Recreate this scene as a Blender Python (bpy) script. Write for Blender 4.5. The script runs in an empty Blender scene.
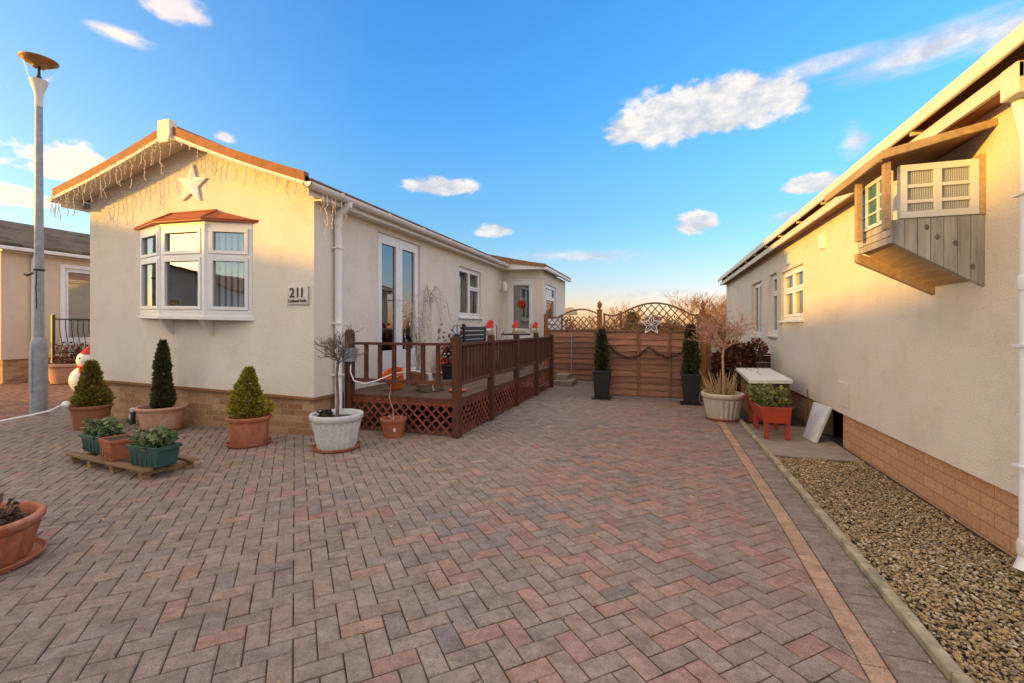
import bpy, math, random
from mathutils import Vector, Matrix
R = math.radians
random.seed(7)
scn = bpy.context.scene
col = scn.collection
rnd = random.random
def ru(a, b): return a + (b - a) * random.random()

# ------------------------------------------------------------------ materials
def newmat(name):
    m = bpy.data.materials.new(name); m.use_nodes = True
    nt = m.node_tree; nt.nodes.clear()
    o = nt.nodes.new('ShaderNodeOutputMaterial')
    b = nt.nodes.new('ShaderNodeBsdfPrincipled')
    nt.links.new(b.outputs[0], o.inputs[0])
    return m, nt, b
def N(nt, t, **kw):
    n = nt.nodes.new(t)
    for k, v in kw.items():
        if k.startswith('i_'):
            n.inputs[int(k[2:]) if k[2:].isdigit() else k[2:].replace('_', ' ')].default_value = v
        else: setattr(n, k, v)
    return n
def L(nt, a, b): nt.links.new(a, b)
def c4(c): return (c[0], c[1], c[2], 1)
def noise(nt, vec, scale, detail=4, rough=.55):
    n = N(nt, 'ShaderNodeTexNoise'); n.inputs['Scale'].default_value = scale
    n.inputs['Detail'].default_value = detail; n.inputs['Roughness'].default_value = rough
    if vec is not None: L(nt, vec, n.inputs['Vector'])
    return n.outputs['Fac']
def ramp(nt, fac, stops):
    r = N(nt, 'ShaderNodeValToRGB')
    while len(r.color_ramp.elements) < len(stops): r.color_ramp.elements.new(.5)
    for e, (p, c) in zip(r.color_ramp.elements, stops): e.position = p; e.color = c4(c)
    L(nt, fac, r.inputs[0]); return r.outputs[0]
def mix(nt, fac, a, b, mode='MIX'):
    m = N(nt, 'ShaderNodeMix', data_type='RGBA', blend_type=mode)
    if isinstance(fac, (int, float)): m.inputs[0].default_value = fac
    else: L(nt, fac, m.inputs[0])
    for s, v in ((6, a), (7, b)):
        if isinstance(v, tuple): m.inputs[s].default_value = c4(v)
        else: L(nt, v, m.inputs[s])
    return m.outputs[2]
def bump(nt, b, h, strength=.3, dist=.01):
    n = N(nt, 'ShaderNodeBump'); n.inputs['Strength'].default_value = strength
    n.inputs['Distance'].default_value = dist
    L(nt, h, n.inputs['Height']); L(nt, n.outputs[0], b.inputs['Normal'])
def objco(nt): return N(nt, 'ShaderNodeTexCoord').outputs['Object']
def geopos(nt): return N(nt, 'ShaderNodeNewGeometry').outputs['Position']

def plain(name, c, rough=.6, metal=0, var=.12, scale=6, bstr=.1, fine=60, spec=.5):
    """paint, plastic, metal... with soft mottling and a fine grain"""
    m, nt, b = newmat(name); co = objco(nt)
    n1 = noise(nt, co, scale, 5)
    lo = tuple(x * (1 - var) for x in c); hi = tuple(min(1, x * (1 + var)) for x in c)
    L(nt, ramp(nt, n1, [(.3, lo), (.7, hi)]), b.inputs['Base Color'])
    b.inputs['Roughness'].default_value = rough; b.inputs['Metallic'].default_value = metal
    b.inputs['Specular IOR Level'].default_value = spec
    if bstr: bump(nt, b, noise(nt, co, fine, 3), bstr, .004)
    return m
def island(name, cols, rough=.6, trans=0):
    m, nt, b = newmat(name)
    g = N(nt, 'ShaderNodeNewGeometry')
    n = len(cols)
    L(nt, ramp(nt, g.outputs['Random Per Island'], [((i + .5) / n, c) for i, c in enumerate(cols)]), b.inputs['Base Color'])
    b.inputs['Roughness'].default_value = rough
    b.inputs['Specular IOR Level'].default_value = .25
    if trans:
        tr = N(nt, 'ShaderNodeBsdfTranslucent'); ms = N(nt, 'ShaderNodeMixShader'); ms.inputs[0].default_value = trans
        L(nt, b.inputs['Base Color'].links[0].from_socket, tr.inputs[0])
        L(nt, b.outputs[0], ms.inputs[1]); L(nt, tr.outputs[0], ms.inputs[2])
        out = [x for x in nt.nodes if x.type == 'OUTPUT_MATERIAL'][0]
        L(nt, ms.outputs[0], out.inputs[0])
    return m
def render_mat(name, c, stain=.1):
    m, nt, b = newmat(name); co = geopos(nt)
    mp = N(nt, 'ShaderNodeMapping'); mp.inputs['Scale'].default_value = (1.6, 1.6, .6); L(nt, co, mp.inputs[0])
    streak = noise(nt, mp.outputs[0], 1.6, 5, .6)
    big = noise(nt, co, .8, 4)
    base = ramp(nt, big, [(.3, tuple(x * .93 for x in c)), (.7, tuple(min(1, x * 1.05) for x in c))])
    dirty = tuple(x * y for x, y in zip(c, (.84, .80, .74)))
    f = N(nt, 'ShaderNodeMapRange'); f.inputs[1].default_value = .48; f.inputs[2].default_value = .75; f.inputs[4].default_value = stain * 3.2
    L(nt, streak, f.inputs[0])
    gr = ramp(nt, noise(nt, co, 70, 4, .7), [(.3, (.90, .90, .89)), (.65, (1.04, 1.04, 1.04))]); pt = ramp(nt, noise(nt, co, 3.3, 6, .7), [(.34, (.93, .92, .90)), (.5, (1, 1, 1))])
    L(nt, mix(nt, 1, mix(nt, 1, mix(nt, f.outputs[0], base, dirty), gr, 'MULTIPLY'), pt, 'MULTIPLY'), b.inputs['Base Color'])
    b.inputs['Roughness'].default_value = .85; b.inputs['Specular IOR Level'].default_value = .25
    v = N(nt, 'ShaderNodeTexVoronoi'); v.inputs['Scale'].default_value = 95; L(nt, co, v.inputs['Vector'])
    add = N(nt, 'ShaderNodeMath', operation='ADD'); L(nt, v.outputs['Distance'], add.inputs[0]); L(nt, noise(nt, co, 60, 4), add.inputs[1])
    bump(nt, b, add.outputs[0], .7, .007)
    return m
def brick_mat(name, cols, mortar, bw=.225, bh=.075, flat=False, ms=.009, rot=0):
    m, nt, b = newmat(name); co = geopos(nt)
    if flat:
        mp = N(nt, 'ShaderNodeMapping'); mp.inputs['Rotation'].default_value = (0, 0, rot); L(nt, co, mp.inputs[0]); vec = mp.outputs[0]
    else:
        s = N(nt, 'ShaderNodeSeparateXYZ'); L(nt, co, s.inputs[0])
        a = N(nt, 'ShaderNodeMath', operation='ADD'); L(nt, s.outputs[0], a.inputs[0]); L(nt, s.outputs[1], a.inputs[1])
        cb = N(nt, 'ShaderNodeCombineXYZ'); L(nt, a.outputs[0], cb.inputs[0]); L(nt, s.outputs[2], cb.inputs[1]); vec = cb.outputs[0]
    br = N(nt, 'ShaderNodeTexBrick'); L(nt, vec, br.inputs['Vector'])
    br.inputs['Scale'].default_value = 1; br.inputs['Brick Width'].default_value = bw; br.inputs['Row Height'].default_value = bh
    br.inputs['Mortar Size'].default_value = ms / 2; br.inputs['Mortar Smooth'].default_value = .2
    br.inputs['Color1'].default_value = (0, 0, 0, 1); br.inputs['Color2'].default_value = (1, 1, 1, 1); br.inputs['Mortar'].default_value = (.5, .5, .5, 1)
    br.inputs['Bias'].default_value = 0
    n = len(cols)
    base = ramp(nt, br.outputs['Color'], [((i + .5) / n, c) for i, c in enumerate(cols)])
    g = noise(nt, co, 45, 4); gr = ramp(nt, g, [(.3, (.75, .75, .75)), (.7, (1.15, 1.15, 1.15))])
    base = mix(nt, 1, base, gr, 'MULTIPLY')
    L(nt, mix(nt, br.outputs['Fac'], base, mortar), b.inputs['Base Color'])
    b.inputs['Roughness'].default_value = .85; b.inputs['Specular IOR Level'].default_value = .2
    inv = N(nt, 'ShaderNodeMath', operation='SUBTRACT'); inv.inputs[0].default_value = 1; L(nt, br.outputs['Fac'], inv.inputs[1])
    ad = N(nt, 'ShaderNodeMath', operation='MULTIPLY_ADD'); L(nt, g, ad.inputs[0]); ad.inputs[1].default_value = .3; L(nt, inv.outputs[0], ad.inputs[2])
    bump(nt, b, ad.outputs[0], .6, .006)
    return m
def wood_mat(name, c, stretch=(1, 1, 12), dark=.5, scale=9, rough=.75, perisl=.3):
    m, nt, b = newmat(name); co = objco(nt)
    mp = N(nt, 'ShaderNodeMapping'); mp.inputs['Scale'].default_value = tuple(12 / s for s in stretch); L(nt, co, mp.inputs[0])
    g = noise(nt, mp.outputs[0], scale / 4, 6, .65)
    base = ramp(nt, g, [(.25, tuple(x * dark for x in c)), (.55, c), (.8, tuple(min(1, x * 1.3) for x in c))])
    gg = N(nt, 'ShaderNodeNewGeometry')
    v = N(nt, 'ShaderNodeMapRange'); L(nt, gg.outputs['Random Per Island'], v.inputs[0]); v.inputs[3].default_value = 1 - perisl; v.inputs[4].default_value = 1 + perisl
    cb = N(nt, 'ShaderNodeCombineXYZ'); [L(nt, v.outputs[0], cb.inputs[i]) for i in range(3)]
    L(nt, mix(nt, 1, base, cb.outputs[0], 'MULTIPLY'), b.inputs['Base Color'])
    b.inputs['Roughness'].default_value = rough; b.inputs['Specular IOR Level'].default_value = .25
    bump(nt, b, g, .4, .004)
    return m
def tile_mat(name, cols, along='Y', rise='Z', bw=.3, bh=.09):
    m, nt, b = newmat(name); co = geopos(nt)
    s = N(nt, 'ShaderNodeSeparateXYZ'); L(nt, co, s.inputs[0])
    cb = N(nt, 'ShaderNodeCombineXYZ'); L(nt, s.outputs['XYZ'.index(along)], cb.inputs[0]); L(nt, s.outputs['XYZ'.index(rise)], cb.inputs[1])
    br = N(nt, 'ShaderNodeTexBrick'); L(nt, cb.outputs[0], br.inputs['Vector'])
    br.inputs['Scale'].default_value = 1; br.inputs['Brick Width'].default_value = bw; br.inputs['Row Height'].default_value = bh
    br.inputs['Mortar Size'].default_value = .005; br.inputs['Color1'].default_value = (0, 0, 0, 1); br.inputs['Color2'].default_value = (1, 1, 1, 1)
    br.inputs['Mortar'].default_value = (0, 0, 0, 1)
    n1 = noise(nt, co, 5, 6, .7)
    mx = mix(nt, .5, br.outputs['Color'], n1)
    n = len(cols)
    base = ramp(nt, mx, [(.2 + .6 * (i + .5) / n, c) for i, c in enumerate(cols)])
    L(nt, mix(nt, br.outputs['Fac'], base, (.02, .015, .01)), b.inputs['Base Color'])
    b.inputs['Roughness'].default_value = .8
    inv = N(nt, 'ShaderNodeMath', operation='SUBTRACT'); inv.inputs[0].default_value = 1; L(nt, br.outputs['Fac'], inv.inputs[1])
    bump(nt, b, inv.outputs[0], .8, .015)
    return m
def glass_mat(name, refl=.35, tint=(.75, .8, .8), top=1.0):
    m, nt, b = newmat(name); nt.nodes.remove(b)
    out = [x for x in nt.nodes if x.type == 'OUTPUT_MATERIAL'][0]
    t = N(nt, 'ShaderNodeBsdfTransparent'); t.inputs[0].default_value = c4(tint)
    g = N(nt, 'ShaderNodeBsdfGlossy'); g.inputs['Roughness'].default_value = .01; g.inputs[0].default_value = (1, 1, 1, 1)
    lw = N(nt, 'ShaderNodeLayerWeight'); lw.inputs[0].default_value = .35
    mr = N(nt, 'ShaderNodeMapRange'); mr.inputs[3].default_value = refl; mr.inputs[4].default_value = top; L(nt, lw.outputs['Fresnel'], mr.inputs[0])
    mr.inputs[1].default_value = .04
    bp = N(nt, 'ShaderNodeBump'); bp.inputs['Strength'].default_value = .03; bp.inputs['Distance'].default_value = .02
    L(nt, noise(nt, geopos(nt), 2.5, 1), bp.inputs['Height']); L(nt, bp.outputs[0], g.inputs['Normal'])
    ms = N(nt, 'ShaderNodeMixShader'); L(nt, mr.outputs[0], ms.inputs[0]); L(nt, t.outputs[0], ms.inputs[1]); L(nt, g.outputs[0], ms.inputs[2])
    L(nt, ms.outputs[0], out.inputs[0])
    return m

M = {}
M['cream'] = render_mat('cream_render', (.79, .735, .64))
M['cream_side'] = M['cream']
M['peach'] = render_mat('peach_render', (.70, .57, .42), .05)
M['cream_right'] = render_mat('buff_render', (.79, .70, .585))
M['skirt'] = brick_mat('yellow_brick', [(.36, .20, .10), (.50, .32, .17), (.44, .26, .13), (.54, .36, .20), (.38, .22, .11)], (.44, .33, .23))
M['skirt_r'] = brick_mat('orange_brick', [(.53, .29, .15), (.58, .34, .18), (.55, .31, .16), (.60, .36, .20)], (.30, .17, .09), .26, .088, ms=.007)
M['upvc'] = plain('white_upvc', (.78, .78, .77), .35, var=.04, bstr=.03)
M['upvc_old'] = plain('weathered_white_plastic', (.72, .70, .66), .5, var=.08, scale=3)
M['glass'] = glass_mat('window_glass', .16, (.95, .96, .96))
M['glass_lamp'] = glass_mat('clear_plastic', .02, (.99, .99, .99), .08)
M['blind'] = plain('blind_fabric', (.86, .84, .80), .9, var=.06, bstr=.05)
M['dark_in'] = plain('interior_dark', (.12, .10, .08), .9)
M['tile'] = tile_mat('roof_tiles_brown', [(.16, .07, .035), (.24, .11, .05), (.30, .14, .07)])
M['tile_moss'] = tile_mat('roof_tiles_mossy', [(.07, .04, .02), (.12, .07, .035), (.16, .10, .05), (.10, .08, .03)])
M['bayroof'] = plain('terracotta_moulded_roof', (.36, .075, .022), .55, var=.15)
M['barge'] = plain('verge_tile', (.27, .085, .022), .7, var=.25, scale=9)
M['fascia'] = plain('cream_fascia', (.72, .66, .52), .45, var=.05)
M['brownfascia'] = wood_mat('brown_fascia', (.30, .15, .07), (1, 14, 1))
M['steel'] = plain('galvanised_grey_paint', (.30, .33, .36), .5, metal=.2, var=.18, scale=14)
M['iron'] = plain('black_iron', (.02, .02, .022), .5)
M['bronze'] = plain('bronze_reflector', (.42, .24, .08), .45, metal=.7, var=.25)
M['deck'] = wood_mat('mahogany_stained_wood', (.115, .045, .028), (1, 1, 10), .55)
M['deckfloor'] = wood_mat('decking_board', (.16, .10, .065), (1, 10, 1), .55)
M['lattice'] = wood_mat('red_stained_lattice', (.22, .060, .035), (1, 1, 3), .6)
M['fence'] = wood_mat('fence_board', (.33, .158, .095), (9, 1, 1), .45, 8, perisl=.3)
M['fencedark'] = wood_mat('fence_frame', (.24, .115, .06), (1, 1, 6), .5, perisl=.1)
M['postwood'] = wood_mat('orange_post', (.36, .15, .05), (1, 1, 8), .6)
M['greywood'] = wood_mat('weathered_grey_wood', (.42, .38, .33), (1, 1, 10), .5, 9, perisl=.15)
M['tanwood'] = wood_mat('tan_timber', (.50, .34, .19), (1, 8, 1), .65)
M['palletwood'] = wood_mat('pallet_wood', (.27, .17, .09), (8, 1, 1), .45)
def worn(name, c, bloom, amt=.5, sc=5):
    m, nt, b = newmat(name); co = geopos(nt)
    n1 = noise(nt, co, sc, 7, .7); n2 = noise(nt, co, sc * 5, 5, .7)
    base = ramp(nt, n2, [(.3, tuple(x * .72 for x in c)), (.6, c), (.8, tuple(min(1, x * 1.15) for x in c))])
    f = N(nt, 'ShaderNodeMapRange'); f.inputs[1].default_value = .5; f.inputs[2].default_value = .72; f.inputs[4].default_value = amt; L(nt, n1, f.inputs[0])
    L(nt, mix(nt, f.outputs[0], base, bloom), b.inputs['Base Color']); b.inputs['Roughness'].default_value = .72; b.inputs['Specular IOR Level'].default_value = .3
    bump(nt, b, n2, .25, .004); return m
M['terracotta'] = worn('terracotta', (.40, .135, .065), (.52, .33, .25))
M['terracotta_dk'] = worn('brown_terracotta', (.30, .12, .06), (.42, .26, .18))
M['terracotta_pk'] = worn('pink_terracotta', (.56, .31, .21), (.62, .48, .38))
M['whitepot'] = worn('weathered_white_pot', (.62, .65, .64), (.34, .38, .36), .75, 7)
M['stonepot'] = worn('cream_stone_pot', (.62, .55, .46), (.40, .35, .28), .7, 7)
M['greenplastic'] = plain('green_plastic', (.025, .085, .075), .4, var=.15)
M['blackplastic'] = plain('black_plastic', (.018, .018, .02), .45)
M['redpaint'] = plain('red_paint', (.42, .055, .025), .5, var=.12)
M['soil'] = plain('soil', (.05, .032, .02), .95, var=.4, scale=30, bstr=1, fine=80)
M['bark'] = plain('bark_grey', (.17, .13, .10), .9, var=.3, scale=20)
M['barkpink'] = plain('bark_pinkish', (.46, .27, .19), .9, var=.3, scale=20)
M['barkpale'] = plain('bark_pale', (.60, .53, .46), .8, var=.25, scale=20)
M['orangetwig'] = plain('orange_twigs', (.30, .15, .06), .9, var=.3, scale=5)
M['gold_leaf'] = island('golden_conifer', [(.14, .14, .02), (.34, .30, .035), (.50, .40, .05), (.25, .25, .03), (.42, .28, .05)], .7, .2)
M['rust_leaf'] = island('yellowing_conifer', [(.12, .13, .02), (.26, .22, .035), (.36, .25, .05), (.19, .20, .03)], .7, .2)
M['dark_leaf'] = island('dark_conifer', [(.045, .055, .025), (.085, .095, .035), (.12, .10, .045), (.06, .08, .03)], .7, .15)
M['green_leaf'] = island('green_leaves', [(.06, .11, .04), (.12, .19, .07), (.22, .28, .12), (.09, .14, .07), (.34, .35, .18)], .55, .2)
M['olive_leaf'] = island('olive_leaves', [(.09, .12, .025), (.17, .19, .05), (.27, .26, .08), (.32, .28, .13), (.11, .15, .04)], .6, .2)
M['dead_leaf'] = island('dead_leaves', [(.05, .025, .02), (.09, .05, .035), (.14, .09, .06), (.04, .03, .025)], .8, .1)
M['red_leaf'] = island('russet_leaves', [(.07, .02, .012), (.12, .035, .02), (.17, .055, .03), (.09, .04, .02)], .7, .2)
M['hedge_leaf'] = island('russet_hedge', [(.20, .10, .04), (.33, .17, .06), (.42, .24, .09), (.27, .15, .06)], .8, .2)
M['grass_leaf'] = island('straw_blades', [(.50, .34, .17), (.62, .43, .22), (.42, .30, .13)], .7, .2)
M['pale_blade'] = island('pale_blades', [(.55, .50, .42), (.72, .68, .60), (.45, .42, .34)], .7, .2)
M['gravel'] = island('gravel_stones', [(.40, .28, .12), (.48, .34, .16), (.24, .17, .08), (.50, .39, .22), (.15, .11, .06), (.42, .29, .13), (.30, .23, .13), (.62, .54, .40), (.19, .14, .08), (.36, .25, .11), (.12, .09, .05)], .8)
M['concrete'] = plain('concrete', (.30, .25, .19), .9, var=.2, scale=7, bstr=.6, fine=90)
M['kerb'] = plain('mossy_edging', (.33, .275, .18), .9, var=.42, scale=11, bstr=.5, fine=70)
M['joint'] = plain('joint_sand', (.10, .08, .055), .95, var=.6, scale=18, bstr=.8, fine=120)
M['starwhite'] = plain('white_star_plastic', (.92, .94, .96), .4, var=.03)
M['silver'] = plain('silver_wire', (.80, .80, .80), .45, metal=.2)
M['wire'] = plain('cream_flex', (.72, .58, .42), .5)
M['bulb'] = plain('bulb_plastic', (.85, .75, .6), .3)
M['orange'] = plain('orange_plastic', (.75, .16, .03), .5)
M['red'] = plain('red_felt', (.55, .03, .025), .85)
M['white'] = plain('white_plastic', (.80, .79, .77), .45, var=.04)
M['skin'] = plain('figure_face', (.70, .42, .30), .7)
M['plaque'] = plain('polished_slate_plaque', (.46, .44, .46), .30, var=.2, scale=12, metal=.3)
M['ink'] = plain('black_lettering', (.012, .012, .014), .5)
M['board'] = plain('weathered_white_board', (.62, .64, .64), .5, var=.2, scale=5)
M['brownbox'] = plain('brown_board', (.22, .12, .06), .8, var=.3)
M['brass'] = plain('brass', (.7, .45, .15), .3, metal=.9)
M['npave'] = brick_mat('neighbour_paving', [(.24, .11, .07), (.31, .16, .11), (.28, .14, .09), (.20, .11, .08)], (.08, .06, .04), .2, .1, True, .008, .3)
M['asphalt'] = plain('asphalt', (.075, .07, .065), .9, var=.3, scale=3, bstr=.8, fine=150)
M['grassy'] = plain('rough_grass', (.10, .10, .04), .95, var=.4, scale=1.5, bstr=1, fine=40)
def ribbed_glass():
    m, nt, b = newmat('ribbed_polycarbonate'); co = geopos(nt)
    w = N(nt, 'ShaderNodeTexWave'); w.inputs['Scale'].default_value = 34; w.bands_direction = 'X'; L(nt, co, w.inputs[0])
    L(nt, ramp(nt, w.outputs['Fac'], [(.2, (.22, .24, .24)), (.8, (.42, .44, .43))]), b.inputs['Base Color'])
    b.inputs['Roughness'].default_value = .3; bump(nt, b, w.outputs['Fac'], .5, .01)
    return m
M['ribbed'] = ribbed_glass()
M['teal'] = plain('teal_glazing', (.06, .17, .17), .15, var=.3)
def paver_mat():
    m, nt, b = newmat('block_paver'); co = geopos(nt)
    a = N(nt, 'ShaderNodeAttribute'); a.attribute_name = 'tone'
    g = noise(nt, co, 160, 3, .7); gr = ramp(nt, g, [(.28, (.62, .62, .62)), (.5, (1, 1, 1)), (.74, (1.4, 1.38, 1.35))])
    base = mix(nt, 1, a.outputs['Color'], gr, 'MULTIPLY')
    d = noise(nt, co, 9, 5, .65); dr = ramp(nt, d, [(.32, (.72, .70, .67)), (.62, (1.10, 1.09, 1.08))])
    e = noise(nt, co, 28, 4, .7); base = mix(nt, 1, base, ramp(nt, e, [(.33, (.80, .79, .77)), (.6, (1.06, 1.06, 1.06))]), 'MULTIPLY')
    base = mix(nt, 1, base, dr, 'MULTIPLY')
    sp = noise(nt, co, 2.2, 6, .75); f = N(nt, 'ShaderNodeMapRange'); f.inputs[1].default_value = .56; f.inputs[2].default_value = .74; f.inputs[4].default_value = .62; L(nt, sp, f.inputs[0])
    base = mix(nt, f.outputs[0], base, (.075, .07, .06))
    L(nt, base, b.inputs['Base Color'])
    b.inputs['Roughness'].default_value = .72; b.inputs['Specular IOR Level'].default_value = .35
    bump(nt, b, g, .35, .002)
    return m
M['paver'] = paver_mat()

# ------------------------------------------------------------------ mesh building
LOC = {}
class MB:
    shearx = None
    def __init__(s): s.v = []; s.f = []; s.sm = []
    def add(s, vs, fs, smooth=False):
        k = len(s.v); s.v += [tuple(p) for p in vs]; s.f += [tuple(i + k for i in f) for f in fs]; s.sm += [smooth] * len(fs); return s
    def box(s, x0, x1, y0, y1, z0, z1):
        if x0 > x1: x0, x1 = x1, x0
        if y0 > y1: y0, y1 = y1, y0
        vs = [(x, y, z) for z in (z0, z1) for y in (y0, y1) for x in (x0, x1)]
        return s.add(vs, [(0, 2, 3, 1), (4, 5, 7, 6), (0, 1, 5, 4), (2, 6, 7, 3), (0, 4, 6, 2), (1, 3, 7, 5)])
    def hexa(s, a, b):
        """a, b: two matching quads (lists of 4 points)"""
        return s.add(list(a) + list(b), [(3, 2, 1, 0), (4, 5, 6, 7), (0, 1, 5, 4), (1, 2, 6, 5), (2, 3, 7, 6), (3, 0, 4, 7)])
    def fbox(s, o, u, n, u0, u1, n0, n1, z0, z1):
        o = Vector(o); u = Vector(u); n = Vector(n)
        P = lambda a, b, z: o + u * a + n * b + Vector((0, 0, z))
        vs = [P(a, b, z) for z in (z0, z1) for b in (n0, n1) for a in (u0, u1)]
        fs = [(0, 2, 3, 1), (4, 5, 7, 6), (0, 1, 5, 4), (2, 6, 7, 3), (0, 4, 6, 2), (1, 3, 7, 5)]
        if u.cross(n).z < 0: fs = [f[::-1] for f in fs]
        return s.add(vs, fs)
    def prism(s, pts, ext):
        """planar polygon pts extruded along vector ext"""
        n = len(pts); e = Vector(ext); a = [Vector(p) for p in pts]; b = [p + e for p in a]
        nr = sum(((a[i] - a[0]).cross(a[(i + 1) % n] - a[0]) for i in range(n)), Vector())
        fs = [tuple(range(n))[::-1], tuple(range(n, 2 * n))] + [(i, (i + 1) % n, n + (i + 1) % n, n + i) for i in range(n)]
        if nr.dot(e) < 0: fs = [f[::-1] for f in fs]
        return s.add(a + b, fs)
    def tube(s, pts, r, n=8, smooth=True, cap=True):
        pts = [Vector(p) for p in pts]; m = len(pts)
        rs = r if isinstance(r, (list, tuple)) else [r] * m
        vs = []; up = None
        for i, p in enumerate(pts):
            t = (pts[min(i + 1, m - 1)] - pts[max(i - 1, 0)])
            if t.length < 1e-9: t = Vector((0, 0, 1))
            t.normalize()
            if up is None: up = Vector((0, 0, 1)) if abs(t.z) < .9 else Vector((1, 0, 0))
            a = t.cross(up)
            if a.length < 1e-4: up = Vector((.3, .9, .1)); a = t.cross(up)
            a.normalize(); b = a.cross(t)
            up = b
            for k in range(n):
                an = 2 * math.pi * k / n
                vs.append(p + (a * math.cos(an) + b * math.sin(an)) * rs[i])
        fs = []
        for i in range(m - 1):
            for k in range(n):
                q = (k + 1) % n
                fs.append((i * n + k, i * n + q, (i + 1) * n + q, (i + 1) * n + k))
        if cap: fs += [tuple(range(n))[::-1], tuple(range((m - 1) * n, m * n))]
        return s.add(vs, [f[::-1] for f in fs], smooth)
    def lathe(s, prof, n=28, c=(0, 0, 0), sx=1, sy=1, rib=0, nrib=0, smooth=True):
        vs = []
        for r, z in prof:
            for k in range(n):
                an = 2 * math.pi * k / n
                rr = r * (1 + (rib * math.cos(an * nrib) if nrib else 0))
                vs.append((c[0] + rr * math.cos(an) * sx, c[1] + rr * math.sin(an) * sy, c[2] + z))
        fs = [(i * n + k, i * n + (k + 1) % n, (i + 1) * n + (k + 1) % n, (i + 1) * n + k) for i in range(len(prof) - 1) for k in range(n)]
        if prof[0][0] > 1e-6: fs.append(tuple(range(n))[::-1])
        if prof[-1][0] > 1e-6: fs.append(tuple(range((len(prof) - 1) * n, len(prof) * n)))
        return s.add(vs, fs, smooth)
    def ball(s, c, r, n=12, sx=1, sy=1, sz=1):
        pr = [(r * math.sin(math.pi * i / n), -r * sz * math.cos(math.pi * i / n)) for i in range(n + 1)]
        pr[0] = (1e-7, pr[0][1]); pr[-1] = (1e-7, pr[-1][1])
        return s.lathe(pr, n * 2, c, sx, sy)
    def leaf(s, p, size, nrm=None, asp=.5):
        p = Vector(p)
        d = Vector((ru(-1, 1), ru(-1, 1), ru(-1, 1)))
        if nrm is not None: d = d * .7 + Vector(nrm)
        d.normalize(); e = d.cross(Vector((ru(-1, 1), ru(-1, 1), ru(-1, 1)))).normalized()
        a = d * size; b = e * size * asp
        return s.add([p - a * .1, p + a * .45 + b, p + a, p + a * .45 - b], [(0, 1, 2, 3)])
    def build(s, name, mat, parent=None, local=False, bevel=0, autosmooth=True, tone=None):
        vs = s.v
        if MB.shearx is not None: vs = [(x, y, z + .022 * (MB.shearx - x)) for x, y, z in vs]
        if parent is not None and not local:
            o = LOC[parent.name]; vs = [(x - o[0], y - o[1], z - o[2]) for x, y, z in vs]
        me = bpy.data.meshes.new(name); me.from_pydata(vs, [], s.f); me.update()
        me.materials.append(M[mat] if isinstance(mat, str) else mat)
        if any(s.sm):
            me.polygons.foreach_set('use_smooth', s.sm)
            me.set_sharp_from_angle(angle=R(40))
        if tone:
            at = me.attributes.new('tone', 'FLOAT_COLOR', 'FACE')
            at.data.foreach_set('color', [x for t in tone for x in (t[0], t[1], t[2], 1)])
        o = bpy.data.objects.new(name, me); col.objects.link(o)
        if parent is not None:
            o.parent = parent; LOC[o.name] = LOC[parent.name]
        else: LOC[o.name] = (0, 0, 0)
        if bevel:
            bv = o.modifiers.new('Bevel', 'BEVEL'); bv.width = bevel; bv.segments = 2; bv.limit_method = 'ANGLE'; bv.angle_limit = R(40)
        return o
def tag(o, label=None, cat=None, group=None, kind=None):
    if label: o['label'] = label
    if cat: o['category'] = cat
    if group: o['group'] = group
    if kind: o['kind'] = kind
    return o
def thing(name, loc, label, cat, group=None, rz=0):
    o = bpy.data.objects.new(name, None); col.objects.link(o); o.location = loc; o.rotation_euler = (0, 0, rz)
    o.empty_display_size = .2; LOC[o.name] = tuple(loc); return tag(o, label, cat, group)
def solo(mb, name, mat, loc, label, cat, group=None, bevel=0):
    """thing that is one mesh, verts given in world space, origin at loc"""
    mb.v = [(x - loc[0], y - loc[1], z - loc[2]) for x, y, z in ([(a, b, c + (.022 * (MB.shearx - a) if MB.shearx is not None else 0)) for a, b, c in mb.v])]
    sh = MB.shearx; MB.shearx = None
    o = mb.build(name, mat, None, bevel=bevel); MB.shearx = sh
    o.location = loc; LOC[o.name] = tuple(loc); return tag(o, label, cat, group)

def clip_poly(poly, a, b, c):
    """keep a*x+b*y<=c"""
    out = []
    for i in range(len(poly)):
        p, q = poly[i], poly[(i + 1) % len(poly)]
        fp, fq = a * p[0] + b * p[1] - c, a * q[0] + b * q[1] - c
        if fp <= 0: out.append(p)
        if fp * fq < 0:
            t = fp / (fp - fq); out.append((p[0] + t * (q[0] - p[0]), p[1] + t * (q[1] - p[1])))
    return out
def inset(poly, d):
    n = len(poly); out = []
    for i in range(n):
        p0, p1, p2 = Vector(poly[i - 1]), Vector(poly[i]), Vector(poly[(i + 1) % n])
        e1 = (p1 - p0); e2 = (p2 - p1)
        if e1.length < 1e-6 or e2.length < 1e-6: return None
        e1.normalize(); e2.normalize()
        n1 = Vector((-e1.y, e1.x)); n2 = Vector((-e2.y, e2.x)); k = 1 + n1.dot(n2)
        if k < .2: return None
        out.append(tuple(p1 + (n1 + n2) * (d / k)))
    return out
def area(p): return .5 * sum(p[i][0] * p[(i + 1) % len(p)][1] - p[(i + 1) % len(p)][0] * p[i][1] for i in range(len(p)))

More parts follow.
